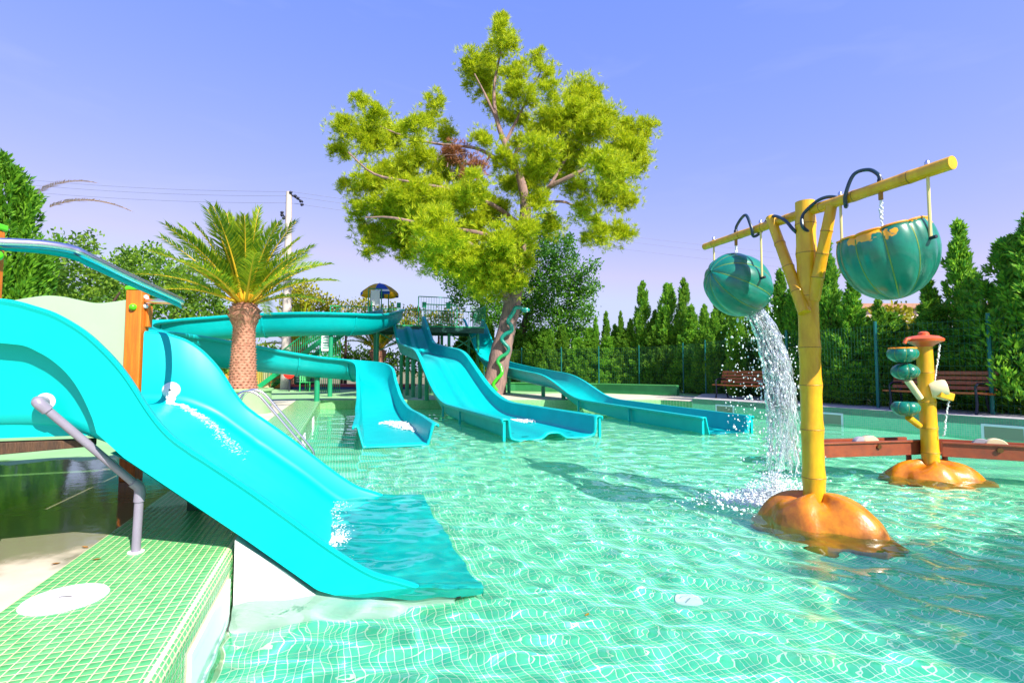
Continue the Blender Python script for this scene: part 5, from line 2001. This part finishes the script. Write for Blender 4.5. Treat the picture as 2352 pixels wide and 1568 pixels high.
cb = px_blobs([(1255, 520, 34), (1225, 560, 40), (1285, 570, 38), (1240, 610, 50), (1300, 620, 44), (1340, 650, 30), (1365, 660, 16), (1330, 690, 36), (1270, 670, 55), (1210, 680, 50), (1180, 720, 46), (1250, 740, 55), (1310, 740, 44), (1290, 790, 46), (1330, 780, 34),
               (1240, 800, 40), (1345, 720, 24), (1360, 610, 16), (1320, 830, 26), (1170, 640, 36), (1275, 840, 26)], 30.0, 0.9, 3)
g1 = at(1200, 880, 30.0)
broadleaf('carob_tree', (g1.x, g1.y, 0), 'dense dark green broadleaf tree standing behind the pine trunk', cb, LEAFG, 130, 0.16,
          [[(*at(1208, 885, 30.0), 0.32), (*at(1205, 830, 30.0), 0.28), (*at(1200, 770, 30.0), 0.22), (*at(1215, 700, 30.0), 0.12)], [(*at(1200, 890, 30.1), 0.24), (*at(1190, 820, 30.1), 0.2), (*at(1180, 760, 30.1), 0.1)]], seed=12)
cb = px_blobs([(1040, 640, 30), (1080, 650, 36), (1010, 610, 24), (1110, 680, 36), (1060, 690, 22), (1130, 720, 34), (1100, 720, 22), (990, 590, 20), (1030, 590, 24)], 31.5, 0.7, 5)
g1 = at(1140, 880, 31.5)
broadleaf('olive_tree', (g1.x, g1.y, 0), 'darker tree half hidden behind the pine crown above the tower gates', cb, LEAFG, 120, 0.17,
          [[(*at(1142, 885, 31.5), 0.26), (*at(1135, 800, 31.5), 0.2), (*at(1110, 700, 31.5), 0.1)]], seed=14)
# left-hand trees and shrubs behind the slide platform
left_sets = [([(120, 600, 40), (150, 560, 24), (205, 545, 14), (195, 570, 24), (110, 640, 45), (170, 640, 50), (130, 690, 45), (220, 650, 40), (80, 660, 34), (190, 700, 40)], 17.0, 'dense leafy tree with dry fronds beside it behind the slide platform', LEAFS),
             ([(300, 600, 34), (340, 590, 26), (270, 640, 50), (330, 650, 50), (380, 620, 34), (300, 700, 46), (360, 700, 46), (240, 690, 36)], 19.5, 'bushy green tree behind the orange post', LEAFS),
             ([(430, 650, 40), (470, 690, 40), (410, 700, 44), (490, 720, 30), (400, 660, 30), (450, 735, 34), (520, 730, 22)], 20.5, 'rounded green tree behind the curve of the upper flume', LEAFS)]
for i, (lst, dep, lab, mm_) in enumerate(left_sets):
    b_ = px_blobs(lst, dep, 0.8, 40 + i)
    mx_ = sum(l[0] for l in lst) / len(lst)
    g1 = at(mx_, 850, dep)
    broadleaf('leafy_tree', (g1.x, g1.y, 0), lab, b_, mm_, 150, 0.15, [[(g1.x, g1.y, -0.05, 0.2), (g1.x + 0.1, g1.y, 1.5, 0.17), (g1.x - 0.1, g1.y, 3.0, 0.09)], [(g1.x + 0.1, g1.y, 1.2, 0.12), (g1.x + 1.0, g1.y, 2.6, 0.07), (g1.x + 1.6, g1.y, 3.6, 0.03)]], 'trees behind the left yard', seed=60 + i)
cb = px_blobs([(700, 680, 32), (670, 700, 26), (735, 700, 24), (690, 730, 30)], 31, 0.6, 8)
g1 = at(700, 870, 31)
broadleaf('yellow_tree', (g1.x, g1.y, 0), 'rounded yellow-green tree beside the concrete power pole', cb, LEAFY, 110, 0.2, [[(g1.x, g1.y, 0, 0.16), (g1.x, g1.y, 4.2, 0.1)]], seed=71)
cb = px_blobs([(780, 715, 26), (835, 715, 26), (890, 725, 24), (950, 730, 26), (1000, 740, 24), (1040, 735, 22), (860, 745, 20), (930, 750, 20), (800, 740, 20)], 33, 0.6, 9)
g1 = at(900, 870, 33)
broadleaf('shrub_bank', (g1.x, g1.y, 0), 'bank of yellow-green bushes seen through the tower railings', cb, LEAFY, 90, 0.2, [[(g1.x + dx, g1.y, 0, 0.12), (g1.x + dx, g1.y, 4.0, 0.05)] for dx in (-3, -1, 1, 3)], seed=72)
cb = px_blobs([(640, 830, 34), (700, 840, 34), (770, 820, 34), (830, 830, 34), (890, 840, 30), (950, 830, 30), (1010, 830, 34), (1070, 820, 34), (1100, 850, 24), (600, 820, 30), (560, 820, 30)], 36, 0.8, 10)
g1 = at(850, 890, 36)
broadleaf('hedge_shrub', (g1.x, g1.y, 0), 'shaded dark hedge behind the tower posts and stair', cb, LEAFS, 80, 0.24, [[(g1.x + dx, g1.y, 0, 0.1), (g1.x + dx, g1.y, 1.5, 0.05)] for dx in (-8, -5, -2, 1, 4, 7)], seed=73)


cb = px_blobs([(x, 800 + (x % 7) * 4, 44) for x in range(-200, 560, 55)], 24, 0.6, 55)
g1 = at(180, 870, 24)
broadleaf('hedge_shrub', (g1.x, g1.y, 0), 'low leafy hedge filling the gap under the trees left of the hut', cb, LEAFS, 70, 0.2, [[(g1.x + dx, g1.y, 0, 0.1), (g1.x + dx, g1.y, 1.4, 0.05)] for dx in (-7, -4, -1, 2, 5)], seed=74)


# ---- cypresses
def cypress_mesh(seed, n, h, r, m_, power=0.75, leaf=0.2, ncl=150, ragged=0.22):
    """upright conifer made of many flame-shaped sprays set round a tapering axis"""
    rg_ = np.random.default_rng(seed)
    zc = rg_.random(ncl) ** 0.9
    prof = np.where(zc < 0.1, 0.7 + 0.3 * zc / 0.1, (1 - (zc - 0.1) / 0.9) ** power)
    ac = rg_.uniform(0, 2 * math.pi, ncl)
    rc_ = r * prof * (1 - ragged + 2 * ragged * rg_.random(ncl) - 0.25 * rg_.random(ncl) ** 3)
    lean = unit(np.stack([np.cos(ac) * 0.33, np.sin(ac) * 0.33, np.ones(ncl)], 1) + rg_.normal(0, 0.10, (ncl, 3)))
    base = np.stack([rc_ * np.cos(ac), rc_ * np.sin(ac), zc * h * 0.9], 1)
    size = (0.10 + 0.30 * prof) * h / 4.0 * rg_.uniform(0.7, 1.35, ncl)
    wch = rg_.integers(0, ncl, n)
    t = rg_.random(n)
    rr = (1 - t) ** 0.7 * size[wch] * 0.26
    a2 = rg_.uniform(0, 2 * math.pi, n)
    c = base[wch] + lean[wch] * (t * size[wch] * 1.25)[:, None] + np.stack([np.cos(a2) * rr, np.sin(a2) * rr, np.zeros(n)], 1)
    # shaded inner mass so that the heart of the tree is not hollow
    ni = n // 5
    zi = rg_.random(ni)
    pi_ = (1 - zi) ** power * r * 0.55
    ai = rg_.uniform(0, 2 * math.pi, ni)
    c[:ni] = np.stack([pi_ * np.cos(ai), pi_ * np.sin(ai), zi * h * 0.93], 1)
    d = unit(lean[wch] * 1.0 + np.stack([np.cos(a2) * 0.55, np.sin(a2) * 0.55, np.zeros(n)], 1) + rg_.normal(0, 0.3, (n, 3)))
    ln_ = rg_.uniform(0.5, 1.25, n) * leaf
    V, F = leaf_quads(c, d, ln_, ln_ * 0.30, rg_)
    me_ = np_mesh('cypress_crown', V, F)
    me_.materials.append(m_)
    return me_


CM = [cypress_mesh(1, 15000, 4.0, 0.46, CYPR, 0.75, 0.12), cypress_mesh(2, 17000, 4.0, 0.56, CYPR, 0.6, 0.12, 180), cypress_mesh(3, 13000, 4.0, 0.40, CYPR, 0.95, 0.12, 130), cypress_mesh(4, 22000, 4.0, 0.66, CYPR, 0.5, 0.125, 220, 0.3)]
ctm = MB().tube([(0, 0, -0.05), (0, 0, 1.5), (0, 0, 3.0)], [0.07, 0.05, 0.02], 7).build('tmp', BARKD)
ct_me = ctm.data
bpy.data.objects.remove(ctm)
ct_me.name = 'cypress_trunk'


def cypress(x, y, h, wide, var, label, group):
    t = thing('cypress_tree', (x, y, 0.0), label, 'tree', group)
    o_ = bpy.data.objects.new('crown', CM[var])
    link(o_, t)
    o_.scale = (wide, wide, h / 4.0)
    o_.rotation_euler = (0, 0, (x * 3.1 + y * 7.7) % 6.28)
    o2 = bpy.data.objects.new('trunk', ct_me)
    link(o2, t)
    o2.scale = (1, 1, h / 4.0)
    return t


rc = random.Random(17)
HL = [(-2.8, 29.3), (2.4, 27.4), (6.6, 25.4), (8.3, 22.6), (8.75, 18.2), (9.05, 15.4), (9.7, 13.0), (10.75, 11.1), (12.2, 8.8), (13.8, 6.2), (15.7, 3.0), (17.0, -0.5)]
GH = 'cypresses of the hedge behind the mesh fence'
acc = 0.0
cnt = 0
for a, b in zip(HL[:-1], HL[1:]):
    L = math.hypot(b[0] - a[0], b[1] - a[1])
    d = 0.0
    while d < L:
        k = d / L
        x, y = a[0] + (b[0] - a[0]) * k, a[1] + (b[1] - a[1]) * k
        near = y < 14
        hgt = rc.uniform(2.7, 3.5) if not near else rc.uniform(2.4, 3.1)
        cypress(x + rc.gauss(0, 0.12), y + rc.gauss(0, 0.12), hgt, rc.uniform(1.05, 1.35), rc.choice((1, 3, 3)), 'leafy cypress closing up the tall green hedge behind the fence', GH)
        if not near:
            cypress(x + 0.5 + rc.gauss(0, 0.2), y + 0.6 + rc.gauss(0, 0.2), rc.uniform(3.2, 4.2), rc.uniform(0.8, 1.1), rc.choice((0, 1, 2)), 'leafy cypress closing up the tall green hedge behind the fence', GH)
        d += rc.uniform(0.72, 0.95)
# taller spires read from the skyline
for (x, y, dep, wide, var) in ((1368, 718, 26.6, 0.7, 2), (1392, 704, 26.4, 0.8, 2), (1425, 703, 26.0, 0.7, 2), (1447, 722, 25.8, 0.8, 0), (1475, 630, 25.4, 1.05, 0), (1505, 700, 25.0, 0.9, 0), (1533, 636, 24.4, 1.15, 1), (1570, 622, 23.6, 0.95, 0), (1588, 688, 23.0, 0.9, 0),
                               (1616, 686, 21.6, 0.8, 0), (1640, 700, 20.0, 0.7, 0), (1690, 690, 17.8, 0.8, 0), (1790, 600, 15.6, 0.9, 2), (1820, 640, 15.2, 0.9, 2), (1898, 525, 14.2, 1.0, 2), (1955, 620, 13.6, 1.0, 2), (2015, 670, 13.0, 0.8, 2), (2130, 620, 12.6, 1.0, 2), (2196, 480, 12.2, 1.05, 2),
                               (2225, 610, 11.8, 0.7, 0), (2330, 520, 10.9, 1.2, 3), (2400, 450, 10.2, 1.35, 3)):
    w = at(x, y, dep)
    tall = w.z > 4.9
    cypress(w.x, w.y, w.z, wide * 1.0, var, 'tall narrow cypress spire standing clear above the hedge' if tall else 'slim cypress tip poking above the hedge line', 'tall cypress spires above the hedge' if tall else 'slim cypress tips in the hedge')
# round-headed tree on the near walk, outside the frame, whose shade falls on the water
broadleaf('shade_tree', (7.7, -2.4, 0.1), 'round-headed tree on the near walk casting shade across the water', [((7.7, -2.4, 5.7), 0.75), ((8.4, -2.0, 5.9), 0.65), ((7.2, -2.8, 6.0), 0.5), ((7.7, -2.4, 6.4), 0.55), ((8.9, -1.7, 5.6), 0.5)], LEAFG, 170, 0.15,
          [[(7.7, -2.4, 0.05, 0.14), (7.75, -2.4, 3.2, 0.11), (7.7, -2.4, 5.8, 0.05)]], seed=90)

# big clipped conifer at the left edge
lc = thing('conifer_tree', (-11.25, 10.6, 0), 'large bright green conifer rising at the far left beyond the platform', 'tree')
me_ = cypress_mesh(9, 60000, 6.0, 1.25, CYPL, 0.42, 0.15, 420, 0.16)
o_ = bpy.data.objects.new('crown', me_)
link(o_, lc)
MB().tube([(-11.25, 10.6, -0.05), (-11.25, 10.6, 3.5)], [0.16, 0.06], 8).build('trunk', BARKD, lc)


# ================================================================== PALMS
def frond_mesh(seed, L, droop, n_leaf, leaf, m_, wid=0.022):
    rg_ = random.Random(seed)
    pts_ = []
    for i in range(15):
        t = i / 14
        pts_.append(Vector((L * (t - 0.10 * droop * t ** 3), 0, -droop * L * 0.55 * t ** 2.4)))
    V, F = [], []
    for k in range(n_leaf):
        t = 0.16 + 0.84 * k / n_leaf
        i = min(int(t * 14), 13)
        p = pts_[i].lerp(pts_[i + 1], t * 14 - i)
        d = (pts_[i + 1] - pts_[i]).normalized()
        up = Vector((0, 1, 0)).cross(d) * -1
        ln = leaf * (0.55 + 0.75 * math.sin(math.pi * (0.12 + 0.8 * t)) - 0.25 * t) * rg_.uniform(0.85, 1.1)
        for s in (-1, 1):
            out = (d * (0.55 + 0.3 * t) + Vector((0, s, 0)) * (0.85 - 0.25 * t) + up * rg_.uniform(0.05, 0.45)).normalized()
            tip = p + out * ln + Vector((0, 0, -0.16 * ln))
            mid = p + out * ln * 0.45 + Vector((0, 0, 0.02))
            w = d * wid
            b = len(V)
            V += [p - w * 0.5, mid - w, tip, mid + w, p + w * 0.5]
            F.append((b, b + 1, b + 2, b + 3, b + 4))
    me_ = bpy.data.meshes.new('frond')
    me_.from_pydata([tuple(v) for v in V], [], F)
    me_.materials.append(m_)
    rm = MB().tube(pts_, [0.040 * (1 - i / 14) ** 1.4 + 0.004 for i in range(15)], 6)
    rme = bpy.data.meshes.new('midrib')
    rme.from_pydata([tuple(v) for v in rm.v], [], rm.f)
    rme.polygons.foreach_set('use_smooth', [True] * len(rme.polygons))
    rme.materials.append(RACH)
    return me_, rme


FM = [frond_mesh(i, 2.35, dr, 58, 0.40, FROND) for i, dr in enumerate((0.18, 0.32, 0.48, 0.66))]


def palm(base, h, r0, r1, scale, n, label, seed, group=None):
    rg_ = random.Random(seed)
    t = thing('palm_tree', base, label, 'tree', group)
    b = Vector(base)
    prof = [(r0 * 1.12, 0), (r0, h * 0.12), (r1 * 1.05, h * 0.5), (r1, h * 0.72), (r1 * 1.15, h * 0.78), (r1 * 1.4, h * 0.86), (r1 * 1.35, h * 0.95), (r1 * 0.8, h * 1.02)]
    MB().lathe(prof, b, 20).build('trunk', PALMB, t)
    sc_ = MB()
    rows = int(h / 0.062)
    for i in range(rows):
        zz = (i + 0.5) / rows * h
        rr_ = np.interp(zz, [p[1] for p in prof], [p[0] for p in prof])
        big = 1.0 if zz < 0.76 * h else 1.8
        nn_ = int(2 * math.pi * rr_ / (0.105 * big))
        if big > 1 and i % 2:
            continue
        for j in range(nn_):
            a = 2 * math.pi * (j + 0.5 * (i % 2)) / nn_ + rg_.gauss(0, 0.03)
            o_ = Vector((math.cos(a), math.sin(a), 0))
            s_ = Vector((-math.sin(a), math.cos(a), 0))
            c = b + o_ * (rr_ - 0.012) + UP * zz
            w, hh, dpt = 0.050 * big, 0.036 * big, (0.030 + rg_.uniform(0, 0.014)) * big
            sc_.add([c - s_ * w, c - UP * hh * 0.8, c + s_ * w, c + UP * hh * 0.6, c + o_ * dpt + UP * hh * 0.75], [(0, 1, 4), (1, 2, 4), (2, 3, 4), (3, 0, 4)])
    tag(sc_.build('leaf_bases', PALMB, t, smooth=0), kind='stuff')
    for k in range(n):
        f = k / (n - 1)
        el = R(88) - R(64) * f ** 1.15 + rg_.gauss(0, 0.06)
        az = k * 2.39996 + rg_.gauss(0, 0.08)
        fm, rm = FM[min(3, int(0.2 + f * 2.9))]
        top = Vector((0, 0, h * 1.0)) + Vector((math.cos(az), math.sin(az), 0)) * r1 * 0.55
        o_ = bpy.data.objects.new('frond', rm)
        link(o_, t)
        o_.location = top
        o_.rotation_euler = (rg_.gauss(0, 0.25), -el, az)
        o_.scale = (scale * rg_.uniform(0.88, 1.06),) * 3
        l_ = bpy.data.objects.new('leaflets', fm)
        link(l_, o_)
    return t


pbase = at(557, 893, 12.0)
palm((pbase.x, pbase.y, pbase.z), 1.98, 0.29, 0.235, 0.97, 42, 'stout palm with feathery crown in front of the flume loop', 3)
pl = thing('planter', (pbase.x, pbase.y, 0), 'round green planter holding the stout palm', 'planter')
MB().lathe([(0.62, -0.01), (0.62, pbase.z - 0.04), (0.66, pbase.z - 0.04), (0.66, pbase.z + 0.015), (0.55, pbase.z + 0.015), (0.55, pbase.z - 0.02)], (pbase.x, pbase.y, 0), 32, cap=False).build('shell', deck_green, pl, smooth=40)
MB().lathe([(0.0, pbase.z - 0.02), (0.55, pbase.z - 0.03)], (pbase.x, pbase.y, 0), 32, cap=False).build('soil', mat('soil', (0.10, 0.06, 0.03), 0.95, bump=0.6), pl)
q_ = at(687, 800, 30.0)
palm((q_.x, q_.y, 0), 2.35, 0.42, 0.36, 1.15, 26, 'palm with orange leaf stems seen between the two flume levels', 5)
q_ = at(868, 800, 29.5)
palm((q_.x, q_.y, 0), 2.2, 0.38, 0.34, 1.1, 24, 'palm with yellow leaf stems standing under the tower deck', 6)

# dry fronds hanging at the left behind the platform
dry = thing('dry_palm', (-14.8, 14.4, 0), 'withered brown palm fronds arching at the left behind the platform', 'tree')
MB().tube([(-14.8, 14.4, -0.05), (-14.7, 14.4, 3.2)], [0.28, 0.22], 12).build('trunk', PALMB, dry)
DM = frond_mesh(91, 2.1, 0.9, 70, 0.22, DRY, 0.012)[0]
for (px_, py_, az, el, sc2) in ((86, 490, 0.25, 0.62, 0.95), (62, 612, 0.2, 0.5, 0.8), (60, 470, 0.1, 0.9, 0.8)):
    w = at(px_, py_, 13.2)
    o_ = bpy.data.objects.new('dry_frond', DM)
    link(o_, dry)
    o_.location = w - OFF[dry]
    o_.rotation_euler = (0.2, -el, az)
    o_.scale = (sc2,) * 3

# ================================================================== POWER LINE, BACKGROUND BUILDINGS, YARD THINGS
PD = 27.0
ptop = at(664, 441, PD)
pbot = at(656, 870, PD)
pole = thing('power_pole', (pbot.x, pbot.y, 0), 'tapered concrete power pole with insulators behind the palm', 'pole')
MB().tube([(pbot.x, PD, -0.05), (ptop.x, PD, ptop.z)], [0.26, 0.15], 14).build('shaft', CONC, pole)
ins = []
MB().beam(ptop + Vector((-0.05, 0, -0.05)), ptop + Vector((0.75, 0, -0.55)), 0.08, 0.08).build('cross_arm', IRON, pole, smooth=0)
MB().beam(at(662, 505, PD) + Vector((0.0, 0, 0)), at(646, 490, PD), 0.05, 0.05).build('cross_arm', IRON, pole, smooth=0)
for (x, y) in ((678, 450), (684, 455), (691, 462), (694, 470), (648, 488), (648, 494), (652, 501), (645, 514), (668, 442)):
    c = at(x, y, PD - 0.1)
    MB().lathe([(0.04, -0.09), (0.09, -0.05), (0.05, -0.02), (0.09, 0.02), (0.05, 0.05), (0.03, 0.09)], c, 10, (1, 0, 0.3)).build('insulator', IRON, pole)
CABLE = mat('cable', (0.22, 0.23, 0.34), 0.6)
for (y0, y1, y2, lab) in ((412, 436, 478, 'uppermost thin power cable spanning past the concrete pole'), (424, 446, 488, 'middle thin power cable spanning past the concrete pole'), (440, 462, 505, 'lowest thin power cable spanning past the concrete pole')):
    a, b, c = at(-40, y0 - 10, 30), at(668, y1 + 4, PD), at(2500, 620 + (y0 - 412) * 1.3, 60)
    pts_ = []
    for (p, q, sag) in ((a, b, 0.25), (b, c, 1.1)):
        for k in range(14):
            t = k / 14
            w = p.lerp(q, t)
            w.z -= 4 * sag * t * (1 - t)
            pts_.append(w)
    pts_.append(c)
    tag(MB().tube(pts_, 0.012, 5).build('power_cable', CABLE), lab, 'cable')

# ochre hut behind the palm
hut = thing('ochre_hut', (-14.2, 27.0, 0), 'small ochre hut with green door panel behind the palm trunk', 'building')
OCH = mat('ochre_render', (0.66, 0.30, 0.02), 0.8, noise=0.12)
MB().box((-14.6, 28.2, 0.85), (2.9, 2.2, 1.7)).build('wall', OCH, hut, smooth=0)
MB().box((-14.6, 28.2, 1.78), (3.2, 2.5, 0.14)).build('roof', mat('pink_tile', (0.55, 0.33, 0.30), 0.8), hut, smooth=0)
MB().box((-12.99, 27.2, 0.85), (0.28, 0.28, 1.68)).build('pillar', mat('peach_render', (0.72, 0.42, 0.26), 0.8), hut, smooth=0)
MB().box((-13.9, 27.085, 0.7), (0.7, 0.04, 1.3)).build('door', GREENB, hut, smooth=0)

# pale house beyond the right-hand hedge
hs = thing('pale_house', (17.5, 24, 0), 'pale pink house with flat roof glimpsed beyond the cypress hedge', 'building')
HW = mat('pale_pink_render', (0.66, 0.50, 0.46), 0.85, noise=0.08)
MB().box((20.4, 26.5, 1.95), (8.4, 5, 3.9)).build('wall', HW, hs, smooth=0)
MB().box((20.4, 26.5, 4.0), (8.9, 5.5, 0.22)).build('roof', mat('roof_tile', (0.45, 0.24, 0.16), 0.8, noise=0.2), hs, smooth=0)
for k in range(3):
    w = MB().box((17.6 + 2.6 * k, 23.985, 2.9), (1.0, 0.06, 1.2)).build('window', mat('window_frame', (0.7, 0.7, 0.7), 0.5), hs, smooth=0)
    MB().box((17.6 + 2.6 * k, 23.95, 2.9), (0.84, 0.02, 1.04)).build('pane', mat('dark_glass', (0.03, 0.05, 0.07), 0.1), w, smooth=0)
cb = px_blobs([(2040, 740, 40), (2090, 760, 40), (2010, 770, 36), (2060, 790, 40)], 15.6, 0.3, 33)
g1 = at(2050, 850, 15.6)
broadleaf('yellow_shrub', (g1.x, g1.y, 0), 'sunlit yellow-green shrub between the right-hand cypresses', cb, LEAFY, 200, 0.14, [[(g1.x, g1.y, 0, 0.08), (g1.x, g1.y, 2.2, 0.04)]], seed=80)


# yard things seen under the flume
def plastic_chair(x, y, ang, label):
    t = thing('plastic_chair', (x, y, 0), label, 'chair', 'green plastic chairs under the flume')
    rot = Matrix.Rotation(ang, 3, 'Z')
    P_ = lambda a, b, c: Vector((x, y, 0)) + rot @ Vector((a, b, c))
    m1 = mat('green_plastic', (0.03, 0.40, 0.10), 0.4)
    MB().box(P_(0, 0, 0.43), (0.5, 0.48, 0.03), rot).build('seat', m1, t, smooth=0)
    for k in range(5):
        MB().box(P_(-0.2 + 0.1 * k, 0.25, 0.68), (0.06, 0.03, 0.42), rot @ Matrix.Rotation(R(-10), 3, 'X')).build('back_slat', m1, t, smooth=0)
    MB().box(P_(0, 0.29, 0.88), (0.5, 0.035, 0.07), rot).build('top_rail', m1, t, smooth=0)
    for sx in (-0.22, 0.22):
        for sy in (-0.2, 0.24):
            MB().beam(P_(sx, sy, 0), P_(sx, sy, 0.43), 0.04, 0.04).build('leg', m1, t, smooth=0)
        MB().box(P_(sx * 1.1, 0.02, 0.64), (0.04, 0.46, 0.03), rot).build('arm', m1, t, smooth=0)


for i, (px_, py_) in enumerate(((700, 898), (716, 897))):
    w = on_z(px_, py_, 0)
    plastic_chair(w.x, w.y, 0.4 + i * 1.3, ('green plastic armchair beside the red disc post below the lower flume', 'green plastic armchair beside the dark toy car below the lower flume')[i])
w = on_z(664, 898, 0)
rs = thing('red_signpost', (w.x, w.y, 0), 'round red disc on a thin black post below the lower flume', 'sign')
MB().tube([(w.x, w.y, -0.01), (w.x, w.y, 0.62)], 0.035, 8).build('post', IRON, rs)
MB().lathe([(0.0, -0.05), (0.26, -0.05), (0.26, 0.05), (0.0, 0.05)], (w.x, w.y - 0.02, 0.85), 22, (0.2, -1, 0), cap=False).build('disc', mat('red_paint', (0.75, 0.02, 0.01), 0.4), rs)
w = on_z(735, 893, 0)
pm = thing('play_platform', (w.x, w.y, 0), 'low red and blue play platform with a small rider behind the flume posts', 'platform')
MB().box((w.x + 1.6, w.y + 0.6, 0.18), (6.5, 1.6, 0.12)).build('red_top', mat('red_mat', (0.40, 0.05, 0.07), 0.7), pm, smooth=0)
MB().box((w.x + 1.6, w.y + 0.6, 0.055), (6.3, 1.5, 0.12)).build('blue_base', mat('blue_mat', (0.05, 0.08, 0.28), 0.7), pm, smooth=0)
cr = thing('ride_car', (w.x - 0.9, w.y + 0.2, 0.24), 'dark green toy car with red figurehead on the red platform', 'toy')
MB().box((w.x - 0.9, w.y + 0.2, 0.52), (0.95, 0.7, 0.55)).build('body', mat('dark_teal_paint', (0.01, 0.12, 0.10), 0.4), cr, smooth=0, bevel=0.1)
for k in range(3):
    MB().box((w.x - 0.9, w.y - 0.162, 0.40 + 0.12 * k), (0.6, 0.02, 0.03)).build('grille_bar', WHITE, cr, smooth=0)
MB().ball((w.x - 0.35, w.y + 0.2, 0.95), 0.2, 12).build('figurehead', mat('red_orange_paint', (0.75, 0.10, 0.03), 0.4), cr)

# fallen leaves
LEAFD = mat('dry_leaf', (0.30, 0.14, 0.03), 0.8, noise=0.3, nscale=40)
rl_ = random.Random(12)
for (x, y, z, lab, grp) in ((195, 1258, 0.0, 'dry curled leaf lying on the beige deck', 'dry leaves on the deck'), (222, 1286, 0.0, 'dry curled leaf lying on the beige deck', 'dry leaves on the deck'), (128, 1296, 0.0, 'dry curled leaf lying on the beige deck', 'dry leaves on the deck'),
                            (1350, 1438, FLOOR_Z, 'small orange leaf sunk on the pool floor', None)):
    if z < -0.1:
        w = on_z(x, y, -0.52)
        z = FLOOR_Z + 0.004
    else:
        w = on_z(x, y, 0)
    m = MB()
    a = rl_.uniform(0, 6.28)
    d_ = Vector((math.cos(a), math.sin(a), 0))
    s_ = Vector((-d_.y, d_.x, 0))
    L = 0.022
    c = Vector((w.x, w.y, z + 0.002))
    m.add([c - d_ * L + UP * 0.003, c - d_ * L * 0.2 + s_ * L * 0.5 + UP * 0.007, c - d_ * L * 0.2, c - d_ * L * 0.2 - s_ * L * 0.5 + UP * 0.006, c + d_ * L + UP * 0.008,
           c + d_ * L * 0.4 + s_ * L * 0.4 + UP * 0.009, c + d_ * L * 0.4 - s_ * L * 0.4 + UP * 0.007], [(0, 2, 1), (0, 3, 2), (2, 4, 5, 1), (2, 3, 6, 4)])
    tag(receiver(m.build('fallen_leaf', PEEL if grp is None else LEAFD)), lab, 'leaf', grp)
